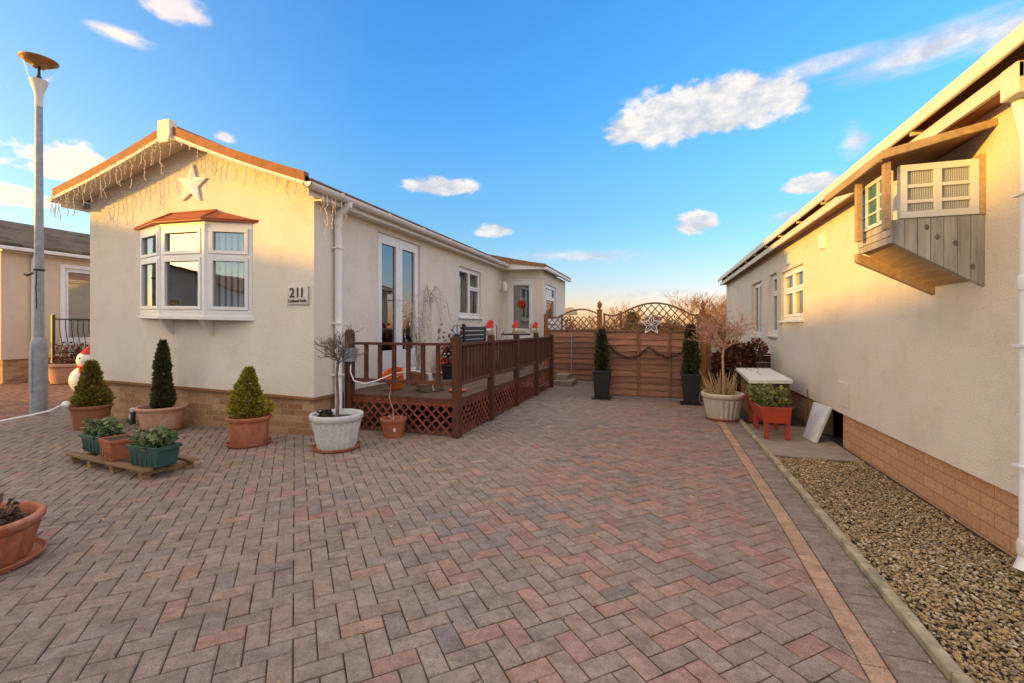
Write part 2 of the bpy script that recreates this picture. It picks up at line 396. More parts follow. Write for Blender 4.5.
# ------------------------------------------------------------------ ground, paving
tag(MB().add([(-400, -400, -.06), (400, -400, -.06), (400, 600, -.06), (-400, 600, -.06)], [(0, 1, 2, 3)]).build('ground', 'grassy'), kind='structure')
tag(MB().add([(-60, -24, -.035), (60, -24, -.035), (60, -1.6, -.035), (-60, -1.6, -.035)], [(0, 1, 2, 3)]).build('road', 'asphalt'), kind='structure')
B0, B1 = (-8.20, 2.79), (-10.6, 6.69)          # line where the neighbour's reddish paving begins
tag(MB().add([(-22, -1.55, -.02), (-5.0, -1.55, -.02), (-8.8, 4.6, -.02), (-8.8, 14, -.02), (-22, 14, -.02)], [(0, 1, 2, 3, 4)]).build('neighbour_paving', 'npave'), kind='structure')

from mathutils import noise as mnoise
pal = [(.280, .222, .184), (.292, .230, .188), (.268, .214, .182), (.300, .228, .180), (.284, .220, .178), (.310, .226, .172),
       (.262, .212, .182), (.296, .238, .196), (.274, .218, .178)]
reds = [(.345, .208, .160), (.335, .205, .160), (.322, .195, .156), (.350, .220, .162)]
blues = [(.225, .198, .180), (.232, .202, .184), (.215, .194, .180)]
def tone_at(x, y):
    fl = mnoise.noise(Vector((x * .6, y * .6, 3.1)))
    pr = .05 + .14 * max(0, fl) + .36 * math.exp(-((x + .0) / 1.1) ** 2 - ((y - 5.2) / 2.4) ** 2) + .14 * math.exp(-((x + .1) / 1.1) ** 2 - ((y - 2.0) / 1.3) ** 2)
    pb = .04 + .65 * math.exp(-((x + .95) / .42) ** 2 - ((y - 3.0) / .35) ** 2) + .35 * math.exp(-((x + .45) / .4) ** 2 - ((y - 3.9) / .5) ** 2)
    q = rnd()
    c = random.choice(reds) if q < pr else random.choice(blues) if q < pr + pb else random.choice(pal)
    k = ru(.93, 1.07) * (1 + .16 * mnoise.noise(Vector((x * .45 + 9, y * .45, .5))))
    lane = 1 + .10 * math.exp(-((x + .1) / 1.1) ** 2 - ((y - 5.5) / 3.5) ** 2) + .05 * fl
    c = (c[0] * lane, c[1], c[2] * (2 - lane)); g_ = (.272, .215, .184)
    return tuple((v * .8 + w * .2) * k * .93 for v, w in zip(c, g_))
pv = MB(); tones = []
def paver(poly, tone, g=None, z=0.0):
    g = ru(.0018, .0034) if g is None else g
    if len(poly) < 3: return
    a = area(poly)
    if abs(a) < .0006: return
    if a < 0: poly = poly[::-1]
    cl = [poly[0]]
    for p in poly[1:]:
        if (Vector(p) - Vector(cl[-1])).length > .004: cl.append(p)
    if (Vector(cl[0]) - Vector(cl[-1])).length < .004: cl.pop()
    if len(cl) < 3: return
    o = inset(cl, g); i2 = inset(cl, g + .0045) if o else None
    if not o or not i2 or area(i2) < .0002: return
    zz = z + ru(-.002, .002); tx, ty = ru(-.014, .014), ru(-.014, .014); cx = sum(p[0] for p in o) / len(o); cy = sum(p[1] for p in o) / len(o)
    zf = lambda p, dz: zz + (p[0] - cx) * tx + (p[1] - cy) * ty + dz
    n = len(o)
    vs = [(p[0], p[1], -.018) for p in o] + [(p[0], p[1], zf(p, -.004)) for p in o] + [(p[0], p[1], zf(p, 0)) for p in i2]
    fs = []
    for k in range(n):
        q = (k + 1) % n
        fs += [(k, q, n + q, n + k), (n + k, n + q, 2 * n + q, 2 * n + k)]
    fs.append(tuple(range(2 * n, 3 * n)))
    pv.add(vs, fs); tones.extend([tone] * len(fs))
ang = R(43.5); ca, sa = math.cos(ang), math.sin(ang); W = .0905
def rot(p): return (p[0] * ca - p[1] * sa - .03, p[0] * sa + p[1] * ca + .02)
bx, by = B1[0] - B0[0], B1[1] - B0[1]
for i in range(-165, 190):
    for j in range(-165, 190):
        m = (i - j) % 4
        if m == 0: rect = (i, j, i + 2, j + 1)
        elif m == 3: rect = (i, j, i + 1, j + 2)
        else: continue
        cx, cy = rot(((rect[0] + rect[2]) / 2 * W, (rect[1] + rect[3]) / 2 * W))
        if not (-11 < cx < .9 and -1.7 < cy < 13): continue
        if cx < -3.2 and cy < 0 and cx < -7.5: continue
        if cx < -4.15 and cy > 4.65 and cx > -7.8: continue
        if cx < -2.5 and cy > 5.2 and cx > -7.8 and cy < 9.6: continue
        if cx < -2.95 and cy > 9 and cx > -7.8: continue
        P = [rot((rect[a] * W, rect[b] * W)) for a, b in ((0, 1), (2, 1), (2, 3), (0, 3))]
        P = clip_poly(P, 1, 0, .735)
        if P: P = clip_poly(P, 0, -1, 1.5)
        if P: P = clip_poly(P, by, -bx, by * B0[0] - bx * B0[1]) if False else clip_poly(P, -by * -1 * -1, bx, -by * B0[0] + bx * B0[1])
        if P: paver(P, tone_at(cx, cy))
y = -1.5; k = 0
while y < 8.6:                                  # red-buff stretcher strip
    c = random.choice([(.40, .265, .175), (.43, .285, .19), (.41, .27, .18)]); paver([(.735, y), (.83, y), (.83, y + .18), (.735, y + .18)], (lambda k_: tuple(v * k_ for v in c))(ru(.9, 1.1))); y += .18
y = -1.5
while y < 8.6:                                  # charcoal header course
    c = random.choice([(.250, .196, .158), (.258, .202, .162), (.240, .188, .152)]); paver([(.83, y), (1.012, y), (1.012, y + .09), (.83, y + .09)], (lambda k_: tuple(v * k_ for v in c))(ru(.9, 1.1))); y += .09
def bow(v): # the edge of the drive is not quite straight
    t = min(1, max(0, (v[1] - 1.9) / 1.5)); q = min(1, max(0, (v[0] + .6) / 1.3)); return (v[0] + .022 * t * q, v[1], v[2])
pv.v = [bow(v) for v in pv.v]
tag(pv.build('driveway', 'paver', tone=tones), kind='structure')
tag(MB().add([(-8.8, -1.6, -.011), (1.0, -1.6, -.011), (1.0, 13, -.011), (-7.9, 13, -.011), (-7.9, 4.6, -.011), (-8.2, 2.79, -.011)], [(0, 1, 2, 3, 4, 5)]).build('paving_joints', 'joint'), kind='structure')
mo = MB()
for _ in range(420):
    i_, j_ = random.randint(-60, 70), random.randint(-40, 110); x_, y_ = rot((i_ * W, (j_ + rnd()) * W))
    if -6 < x_ < .7 and 1.0 < y_ < 6 and not (x_ < -3.8 and y_ > 4.3): mo.leaf((x_, y_, .001), ru(.004, .010), (0, 0, 1), .6); mo.leaf((x_ + ru(-.004, .004), y_, .001), ru(.004, .010), (0, 0, 1), .6)
tag(mo.build('moss', 'dark_leaf'), 'small tufts of moss growing in the paving joints', 'moss', kind='stuff')
db = MB()
for _ in range(70):
    x_, y_ = ru(-4, .9), ru(1.1, 6)
    db.leaf((x_, y_, .006), ru(.008, .02), (1, .3, .05), .5)
tag(db.build('leaf_litter', 'grass_leaf'), 'scattered bits of pale leaf litter on the drive', 'litter', kind='stuff')
kb = MB(); y = -1.5
while y < 8.6:
    e = min(y + .9, 8.6); j = ru(-.004, .004)
    kb.box(1.014 + j, 1.066 + j, y, e - .006, -.05, .034 + ru(-.004, .004)); y += .9
kb.v = [bow(v) for v in kb.v]
tag(kb.build('kerb', 'kerb', bevel=.008), kind='structure')
tag(MB().add([(1.0, -1.6, -.018), (2.0, -1.6, -.018), (2.0, 9.5, -.018), (1.0, 9.5, -.018)], [(0, 1, 2, 3)]).build('soil_strip', 'soil'), kind='structure')
tag(MB().box(1.07, 1.89, 5.28, 6.9, -.05, -.002).build('concrete_slab', 'concrete', bevel=.006), kind='structure')
# gravel: thousands of small stones
gm = MB()
ico = [(0, 0, -1), (.72, -.53, -.45), (-.28, -.85, -.45), (-.89, 0, -.45), (-.28, .85, -.45), (.72, .53, -.45), (.28, -.85, .45), (-.72, -.53, .45), (-.72, .53, .45), (.28, .85, .45), (.89, 0, .45), (0, 0, 1)]
icf = [(0, 1, 2), (1, 0, 5), (0, 2, 3), (0, 3, 4), (0, 4, 5), (1, 5, 10), (2, 1, 6), (3, 2, 7), (4, 3, 8), (5, 4, 9), (1, 10, 6), (2, 6, 7), (3, 7, 8), (4, 8, 9), (5, 9, 10), (6, 10, 11), (7, 6, 11), (8, 7, 11), (9, 8, 11), (10, 9, 11)]
icf = [f[::-1] for f in icf]
def pebbles(n, x0, x1, y0, y1):
    for _ in range(n):
        x, y = ru(x0, x1), ru(y0, y1); r = ru(.004, .0098) * (1.35 if rnd() < .06 else 1)
        if y > 5.22 + .05 * math.sin(x * 14): continue
        sx, sy, sz = r * ru(.8, 1.5), r * ru(.7, 1.2), r * ru(.45, .8); a = ru(0, 6.28); c_, s_ = math.cos(a), math.sin(a); z = ru(-.018, .0) + sz * .5
        t = ru(-.5, .5)
        gm.add([(x + (px * sx * ru(.85, 1.15)) * c_ - py * sy * s_, y + px * sx * s_ + py * sy * c_, z + pz * sz + px * sx * t) for px, py, pz in ico], icf)
pebbles(27000, 1.075, 1.885, 1.2, 5.3); pebbles(2500, 1.075, 1.885, -.6, 1.2)
pebbles(2600, 1.885, 2.5, .8, 3.1)
for _ in range(60):              # strays on the kerb and the header course
    x, y = 1.04 + random.gauss(0, .05) - .03, ru(1.5, 5.2); r = ru(.004, .008); z = .036 if x > 1.02 else .003
    if x < .8: continue
    gm.add([(x + px * r, y + py * r, z + r * .5 + pz * r * .7) for px, py, pz in ico], icf)
tag(gm.build('gravel', 'gravel'), 'mixed tan and brown gravel between the kerb and the right home', 'gravel', kind='stuff')
tag(MB().add([(1.9, -1.6, -.03), (6.5, -1.6, -.03), (6.5, 3.2, -.03), (1.9, 3.2, -.03)], [(0, 1, 2, 3)]).build('soil_bed', 'soil'), kind='structure')

# ------------------------------------------------------------------ building helpers
def wall_holes(mb, o, u, n, u0, u1, z0, z1, th, holes):
    us = sorted({u0, u1, *[h[0] for h in holes], *[h[1] for h in holes]}); zs = sorted({z0, z1, *[h[2] for h in holes], *[h[3] for h in holes]})
    for a, b in zip(us, us[1:]):
        run = None
        for c, d in zip(zs, zs[1:]):
            inh = any(h[0] <= (a + b) / 2 <= h[1] and h[2] <= (c + d) / 2 <= h[3] for h in holes)
            if not inh: run = (run[0], d) if run else (c, d)
            if inh and run: mb.fbox(o, u, n, a, b, -th, 0, *run); run = None
        if run: mb.fbox(o, u, n, a, b, -th, 0, *run)
def frame(mb, o, u, n, u0, u1, z0, z1, w, n0, n1):
    mb.fbox(o, u, n, u0, u1, n0, n1, z0, z0 + w); mb.fbox(o, u, n, u0, u1, n0, n1, z1 - w, z1)
    mb.fbox(o, u, n, u0, u0 + w, n0, n1, z0 + w, z1 - w); mb.fbox(o, u, n, u1 - w, u1, n0, n1, z0 + w, z1 - w)
def blinds(mb, o, u, n, u0, u1, z0, z1, depth, sp=.089, tilt=.6):
    o = Vector(o); u = Vector(u); n = Vector(n); a = u0 + sp / 2
    while a < u1:
        t = tilt + ru(-.08, .08); d = (u * math.cos(t) + n * math.sin(t)) * sp * .47
        c = o + u * a + n * depth; e = n.cross(u).normalized() * .001; th = (n * .002)
        p = [c - d, c + d, c + d + th, c - d + th]
        mb.add([(q.x, q.y, z) for z in (z0, z1) for q in p], [(0, 1, 5, 4), (1, 2, 6, 5), (2, 3, 7, 6), (3, 0, 4, 7)]); a += sp
def window(par, o, u, n, u0, u1, z0, z1, cells, rec=.05, sill=True, blind=.6, name='window', fw=.05, mats=('upvc', 'glass'), bdepth=-.14):
    """outer frame is the part; sashes, panes, blinds and sill are its sub-parts. cells: (ua,ub,za,zb) as fractions"""
    f = MB(); frame(f, o, u, n, u0, u1, z0, z1, fw, -rec - .06, -rec)
    w = f.build(name, mats[0], par, bevel=.004)
    iu0, iu1, iz0, iz1 = u0 + fw, u1 - fw, z0 + fw, z1 - fw
    for ua, ub, za, zb in cells:
        a, b = iu0 + ua * (iu1 - iu0), iu0 + ub * (iu1 - iu0); c, d = iz0 + za * (iz1 - iz0), iz0 + zb * (iz1 - iz0)
        s_ = MB(); frame(s_, o, u, n, a + .003, b - .003, c + .003, d - .003, .042, -rec - .05, -rec + .012); s_.build('sash', mats[0], w, bevel=.004)
        g = MB(); g.fbox(o, u, n, a + .04, b - .04, -rec - .03, -rec - .024, c + .04, d - .04); g.build('pane', mats[1], w)
    if blind:
        b_ = MB(); blinds(b_, o, u, n, u0 + .02, u1 - .02, z0 + .03, z1 - .03, bdepth, tilt=blind); b_.build('blind', 'blind', w)
    if sill:
        s_ = MB(); s_.fbox(o, u, n, u0 - .04, u1 + .04, -rec, .045, z0 - .035, z0 - .002); s_.build('sill', mats[0], w, bevel=.006)
    return w

# ------------------------------------------------------------------ left home
MB.shearx = -3.924
x0, x1, y0, y1 = -7.947, -3.924, 4.43, 15.0; xm = (x0 + x1) / 2; ZS = .47
H = thing('mobile_home', (xm, y0, 0), 'cream rendered mobile home with bay window and star under its gable, on brick skirt', 'mobile home')
UX, UY = (1, 0, 0), (0, 1, 0)
eave = 3.0; apex = 3.77; ex1 = -3.75; ex0 = -8.12; xm = -5.88
rz = lambda x: apex - (.362 * (x - xm) if x > xm else .290 * (xm - x))
# front gable wall
f = MB(); O = (0, y0, 0); NF = (0, -1, 0)
bay = (-6.86, -4.89, 1.47, 2.56)
wall_holes(f, O, UX, NF, x0, x1, ZS, 2.85, .14, [bay])
f.prism([(x0, y0, 2.85), (x1, y0, 2.85), (x1, y0, rz(x1) - .06), (xm, y0, apex - .06), (x0, y0, rz(x0) - .06)], (0, .14, 0))
f.build('wall', 'cream', H)
# long wall facing the drive
fd = (5.72, 6.96, .62, 2.72); wn = (8.55, 9.76, 1.53, 2.58)
f = MB(); OS = (x1, 0, 0); NS = (1, 0, 0)
wall_holes(f, OS, UY, NS, y0 + .14, y1, ZS, 2.93, .14, [fd, wn]); f.build('wall', 'cream', H)
f = MB(); f.box(x0, x0 + .14, y0 + .14, y1, ZS, 2.93); f.build('wall', 'cream', H)
f = MB(); f.box(x0 + .14, x1 - .14, y1 - .14, y1 - .002, ZS, 2.93); f.prism([(x0 + .14, y1 - .14, 2.93), (x1 - .14, y1 - .14, 2.93), (xm, y1 - .14, apex - .08)], (0, .13, 0)); f.build('wall', 'cream', H)
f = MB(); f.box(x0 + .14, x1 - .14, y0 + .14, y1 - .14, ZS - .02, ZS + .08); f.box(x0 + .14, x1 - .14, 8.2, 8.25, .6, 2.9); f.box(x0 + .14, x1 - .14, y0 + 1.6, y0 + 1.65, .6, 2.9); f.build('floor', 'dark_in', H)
f = MB(); f.box(x0 + .05, x1 - .05, y0 + .05, y1 - .05, -.15, ZS - .002); f.build('brick_skirt', 'skirt', H)
f = MB(); f.box(x0 - .012, x1 + .012, y0 - .012, y0 + .02, ZS - .03, ZS); f.box(x1 - .02, x1 + .012, y0 + .02, y1, ZS - .03, ZS); f.build('drip_trim', 'brownfascia', H)
# roof
yf = 4.10
for sgn, xe in ((1, ex1), (-1, ex0)):
    r = MB(); t = .05
    r.prism([(xm, yf, apex), (xe, yf, rz(xe)), (xe, yf, rz(xe) - t), (xm, yf, apex - t)], (0, y1 + .1 - yf, 0))
    rf = r.build('roof', 'tile', H)
    s_ = MB(); xa = x1 if sgn > 0 else x0
    s_.prism([(xm, yf + .02, apex - .062), (xe, yf + .02, rz(xe) - .062), (xe, yf + .02, rz(xe) - .078), (xm, yf + .02, apex - .078)], (0, y0 - yf - .025, 0)); s_.build('soffit', 'fascia', H)
    b = MB()                                    # verge: brown tile edge over a cream strip, sagging a little between its ends
    n = 10; top = []; bot = []; cr = []
    for i in range(n + 1):
        q = i / n; x = xm + (xe - xm) * q; sag = -.03 * math.sin(math.pi * q)
        top.append((x, yf - .02, rz(x) + .045 + sag)); bot.append((x, yf - .02, rz(x) - .065 + sag)); cr.append((x, yf - .02, rz(x) - .105 + sag))
    for i in range(n):
        b.prism([top[i], top[i + 1], bot[i + 1], bot[i]], (0, .07, 0))
    b.build('verge', 'barge', H)
    b = MB()
    for i in range(n): b.prism([bot[i], bot[i + 1], cr[i + 1], cr[i]], (0, .035, 0))
    b.build('bargeboard', 'fascia', H)
    # eave fascia and gutter
    b = MB(); b.box(xe - .03 * sgn, xe - .012 * sgn, yf + .06, y1, rz(xe) - .19, rz(xe) - .06); b.build('fascia', 'upvc_old', H)
    b = MB(); b.box(min(xe - .03 * sgn, xa), max(xe - .03 * sgn, xa), y0, y1, rz(xe) - .185, rz(xe) - .168); b.build('soffit', 'upvc_old', H)
    gx = xe + .045 * sgn; gz = rz(xe) - .075; g = MB(); pr = []
    for i in range(9):
        a = math.pi * (1 + i / 8); pr.append((gx + .06 * math.cos(a), yf - .02, gz + .065 * math.sin(a)))
    for i in range(8, -1, -1):
        a = math.pi * (1 + i / 8); pr.append((gx + .052 * math.cos(a), yf - .02, gz + .056 * math.sin(a)))
    for i in range(8):
        g.hexa([pr[i], pr[i + 1], pr[16 - i], pr[17 - i]], [(p[0], y1, p[2]) for p in (pr[i], pr[i + 1], pr[16 - i], pr[17 - i])])
    g.prism(pr[:9], (0, .012, 0))
    for k in range(11): g.box(gx - .062, gx + .062, yf + .5 + k, yf + .53 + k, gz + .002, gz + .012)
    gu = g.build('gutter', 'upvc_old', H)
r = MB()
pts = [(xm - .10, apex + .085), (xm + .10, apex + .085), (xm + .115, apex - .10), (xm + .08, apex - .2), (xm - .08, apex - .2), (xm - .115, apex - .10)]
r.prism([(a, yf - .06, b) for a, b in pts], (0, .10, 0)); r.build('ridge_end_cap', 'fascia', H, bevel=.01)
r = MB(); r.prism([(xm - .13, yf + .06, apex - .02), (xm - .05, yf + .06, apex + .05), (xm + .05, yf + .06, apex + .05), (xm + .13, yf + .06, apex - .02)], (0, y1 - yf, 0)); r.build('ridge_tile', 'barge', H)
# downpipe at the front corner of the long wall
d = MB(); px_, py_ = x1 + .06, 4.79
d.tube([(ex1 + .045, py_, 2.92), (ex1 + .045, py_, 2.84), (px_ + .02, py_, 2.74), (px_, py_, 2.66), (px_, py_, .12), (px_ + .05, py_, .04)], .046, 14)
dp = d.build('downpipe', 'upvc', H)
for z in (2.58, 1.1): d = MB(); d.lathe([(.052, z), (.054, z + .01), (.054, z + .07), (.052, z + .08)], 14, (px_, py_, 0)); d.build('pipe_socket', 'upvc', dp)
for z in (2.3, 1.35, .7): d = MB(); d.box(x1, px_ + .052, py_ - .055, py_ + .055, z, z + .02); d.build('pipe_bracket', 'upvc', dp)
# bay window
B = MB(); q = [(-6.90, 4.43), (-6.17, 4.20), (-5.39, 4.20), (-4.86, 4.43)]
BW = thing  # (alias unused)
hd = MB(); hd.prism([(a, b, 2.56) for a, b in q], (0, 0, .045)); bw = hd.build('bay_window', 'upvc', H, bevel=.004)
hd = MB(); hd.prism([(a, b, 1.405) for a, b in q], (0, 0, .045)); hd.build('base_board', 'upvc', bw, bevel=.004)
sl_ = MB(); sl_.prism([(-6.93, 4.428, 1.37), (-6.18, 4.165, 1.37), (-5.38, 4.165, 1.37), (-4.83, 4.428, 1.37)], (0, 0, .033)); sl_.build('sill', 'upvc', bw, bevel=.004)
for (pa, pb), cell in zip(zip(q, q[1:]), ('l', 'm', 'r')):
    a, b = Vector((*pa, 0)), Vector((*pb, 0)); u = (b - a).normalized(); n = Vector((u.y, -u.x, 0)); ln = (b - a).length
    z0b, z1b = 1.45, 2.56; zt = 2.17; fw = .045
    fr = MB(); frame(fr, a, u, n, .012, ln - .012, z0b, z1b, fw, -.06, 0); fr.fbox(a, u, n, fw + .012, ln - fw - .012, -.06, 0, zt - .02, zt + .025); fr.build('frame', 'upvc', bw, bevel=.004)
    for c, d_ in ((z0b + fw, zt - .02), (zt + .025, z1b - fw)):
        s_ = MB(); a0, b0 = fw + .014, ln - fw - .014
        frame(s_, a, u, n, a0, b0, c + .002, d_ - .002, .042, -.05, .012); s_.build('sash', 'upvc', bw, bevel=.004)
        g = MB(); g.fbox(a, u, n, a0 + .04, b0 - .04, -.03, -.024, c + .04, d_ - .04); g.build('pane', 'glass', bw)
    bl = MB(); blinds(bl, a, u, n, .05, ln - .04, z0b, z1b, -.10, sp=.075, tilt={'l': 1.0, 'm': .75, 'r': .5}[cell]); bl.build('blind', 'blind', bw)
# posts in the corners
for c in q[1:3]: ps = MB(); ps.tube([(c[0], c[1] + .01, 1.44), (c[0], c[1] + .01, 2.57)], .022, 8); ps.build('corner_post', 'upvc', bw)
br = MB()
E0, E1, E2, E3 = (-7.0, 4.425, 2.60), (-6.20, 4.13, 2.60), (-5.36, 4.13, 2.60), (-4.78, 4.425, 2.60); T0, T1 = (-6.28, 4.425, 2.79), (-5.47, 4.425, 2.79)
def lift(p, dz): return (p[0], p[1], p[2] + dz)
lo = [E0, E1, E2, E3]; hi = [lift(p, .025) for p in lo]; tp = [T0, T1]
vs = lo + hi + tp
br.add(vs, [(3, 2, 1, 0), (0, 1, 5, 4), (1, 2, 6, 5), (2, 3, 7, 6), (4, 5, 8), (5, 6, 9, 8), (6, 7, 9), (0, 4, 8, 9, 7, 3)])
bay_r = br.build('bay_roof', 'bayroof', H)
rb = MB()
for a_, b_ in ((hi[1], T0), (hi[2], T1), (T0, T1)): rb.tube([lift(a_, .006), lift(b_, .008)], .012, 6)
for a_, b_ in ((hi[0], hi[1]), (hi[1], hi[2]), (hi[2], hi[3])): rb.tube([a_, b_], .012, 6)
rb.build('hip_roll', 'bayroof', bay_r)
for bx_ in (-6.29, -5.57):
    k = MB(); k.prism([(bx_, 4.43, 1.37), (bx_, 4.27, 1.37), (bx_, 4.27, 1.345), (bx_, 4.40, 1.17), (bx_, 4.43, 1.17)], (.05, 0, 0)); k.build('bracket', 'upvc', bw, bevel=.004)
# french doors
fr = MB(); frame(fr, OS, UY, NS, fd[0], fd[1], fd[2], fd[3], .05, -.11, -.04); door = fr.build('french_door', 'upvc', H, bevel=.004)
mid = (fd[0] + fd[1]) / 2
for a, b in ((fd[0] + .052, mid - .002), (mid + .002, fd[1] - .052)):
    s_ = MB(); z0d, z1d = fd[2] + .052, fd[3] - .052
    s_.fbox(OS, UY, NS, a, a + .09, -.10, -.025, z0d, z1d); s_.fbox(OS, UY, NS, b - .09, b, -.10, -.025, z0d, z1d)
    s_.fbox(OS, UY, NS, a + .09, b - .09, -.10, -.025, z1d - .1, z1d); s_.fbox(OS, UY, NS, a + .09, b - .09, -.10, -.025, z0d, z0d + .28); s_.build('door_leaf', 'upvc', door, bevel=.004)
    g = MB(); g.fbox(OS, UY, NS, a + .088, b - .088, -.066, -.058, z0d + .278, z1d - .098); g.build('pane', 'glass', door)
    cu = MB(); blinds(cu, OS, UY, NS, a + .02, b - .02, z0d + .1, z1d - .05, -.2, tilt=1.35); cu.build('blind', 'blind', door)
hn = MB(); hn.box(x1 - .024, x1 - .012, mid - .045, mid - .02, 1.62, 1.84); hn.tube([(x1 - .012, mid - .032, 1.74), (x1 + .035, mid - .032, 1.74), (x1 + .035, mid - .14, 1.74)], .009, 8); hn.build('handle', 'silver', door)
# window beyond
window(H, OS, UY, NS, *wn, [(0, .5, 0, 1), (.5, 1, 0, .62), (.5, 1, .62, 1)], rec=.05)
# wall lantern
wl = MB(); wl.box(x1, x1 + .02, 11.0, 11.1, 2.28, 2.5); wl.tube([(x1 + .02, 11.05, 2.45), (x1 + .14, 11.05, 2.5)], .01, 6); wl.lathe([(.03, 0), (.06, .01), (.075, .17), (.02, .24), (.001, .25)], 10, (x1 + .14, 11.05, 2.25)); wl.build('wall_lantern', 'white', H)
# porch
px1, py0, py1_ = -2.85, 11.3, 14.2
f = MB(); dh = (-3.80, -3.06, .52, 2.60); OP = (0, py0, 0)
wall_holes(f, OP, UX, NF, x1, px1, ZS, 2.80, .12, [dh]); f.build('wall', 'cream', H)
f = MB(); wp = (11.65, 12.86, 1.47, 2.48); OPs = (px1, 0, 0)
wall_holes(f, OPs, UY, NS, py0 + .12, py1_, ZS, 2.80, .12, [wp]); f.build('wall', 'cream', H)
window(H, OPs, UY, NS, *wp, [(0, 1, 0, .66), (0, 1, .66, 1)], rec=.04, blind=1.2)
f = MB(); f.box(x1, px1 - .03, py0 + .04, py1_, -.1, ZS - .002); f.build('brick_skirt', 'skirt', H)
f = MB(); pts = [(x1, 2.80), (px1 + .14, 2.80), (px1 + .14, 2.86), (x1, 3.05)]
f.prism([(a, py0 - .28, b) for a, b in pts], (0, .03, 0)); f.box(x1 + .01, px1 + .13, py0 - .25, py0 - .002, 2.80, 2.82); f.build('fascia', 'upvc_old', H)
f = MB(); pts = [(x1 - .5, 3.24), (px1 + .17, 2.90), (px1 + .17, 2.865), (x1 - .5, 3.20)]
f.prism([(a, py0 - .30, b) for a, b in pts], (0, py1_ - py0 + .4, 0)); f.build('roof', 'tile', H)
f = MB(); f.prism([(x1 - .3, py0 - .315, 3.16), (px1 + .16, py0 - .315, 2.92), (px1 + .16, py0 - .315, 2.85), (x1 - .3, py0 - .315, 3.02)], (0, .012, 0)); f.build('verge', 'brownfascia', H)
f = MB(); f.box(px1 + .1, px1 + .19, py0 - .3, py1_, 2.77, 2.855); f.build('gutter', 'upvc_old', H, bevel=.02)
# porch door
fr = MB(); frame(fr, OP, UX, NF, *dh, .055, -.08, -.02); pd = fr.build('door', 'upvc', H, bevel=.004)
s_ = MB(); a, b, c, d_ = dh[0] + .057, dh[1] - .057, dh[2] + .057, dh[3] - .057
gz0, gz1 = 1.30, d_ - .12
s_.fbox(OP, UX, NF, a, a + .1, -.07, -.012, c, d_); s_.fbox(OP, UX, NF, b - .1, b, -.07, -.012, c, d_); s_.fbox(OP, UX, NF, a + .1, b - .1, -.07, -.012, c, gz0); s_.fbox(OP, UX, NF, a + .1, b - .1, -.07, -.012, gz1, d_)
s_.build('door_leaf', 'upvc', pd, bevel=.004)
g = MB(); g.fbox(OP, UX, NF, a + .098, b - .098, -.05, -.042, gz0 - .002, gz1 + .002); g.build('pane', 'glass', pd)
g = MB(); g.fbox(OP, UX, NF, a + .2, b - .2, -.012, .004, 1.20, 1.24); g.build('letter_plate', 'brass', pd)
g = MB(); g.box(b - .06, b - .035, py0 + .0, py0 + .012, 1.15, 1.42); g.tube([(b - .05, py0, 1.3), (b - .05, py0 - .05, 1.3), (b - .15, py0 - .05, 1.3)], .01, 8); g.build('handle', 'brass', pd)
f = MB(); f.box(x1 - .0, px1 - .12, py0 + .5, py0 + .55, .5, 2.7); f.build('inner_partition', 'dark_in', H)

# meter box and its cables
mb_ = thing('meter_box', (x1 + .06, 5.08, .85), 'grey electric box on the wall beside the french door railing', 'electric box')
b = MB(); b.box(x1 + .002, x1 + .20, 4.86, 4.98, .87, 1.05); b.build('case', 'steel', mb_, bevel=.01)
b = MB(); b.tube([(x1 + .06, 4.92, .86), (x1 + .06, 4.92, .02)], .018, 8); b.build('conduit', 'upvc', mb_)
MB.shearx = None
b = MB(); b.tube([(x1 + .16, 4.90, .87), (x1 + .17, 4.88, .74), (x1 + .24, 4.86, .63), (x1 + .40, 4.87, .60), (x1 + .55, 4.89, .64), (x1 + .72, 5.0, .72), (x1 + .9, 5.2, .75), (x1 + 1.1, 5.3, .70), (x1 + 1.1, 5.35, .48)], .009, 8); b.build('cable', 'white', mb_)
MB.shearx = -3.924

# star on the gable
def star_pts(cx, cz, ro, ri, rot=0):
    return [(cx + (ro if k % 2 == 0 else ri) * math.sin(rot + k * math.pi / 5), cz + (ro if k % 2 == 0 else ri) * math.cos(rot + k * math.pi / 5)) for k in range(10)]
s_ = MB(); P = star_pts(-5.885, 3.155, .27, .115, .06); vs = [(a, 4.425, b) for a, b in P] + [(a, 4.40, b) for a, b in P] + [(-5.885, 4.365, 3.155)]
s_.add(vs, [(i, (i + 1) % 10, 10 + (i + 1) % 10, 10 + i) for i in range(10)] + [(10 + i, 10 + (i + 1) % 10, 20) for i in range(10)] + [tuple(range(10))[::-1]])
solo(s_, 'star_decoration', 'starwhite', (-5.885, 4.43, 3.2), 'white five pointed star on the gable wall above the bay window', 'star')
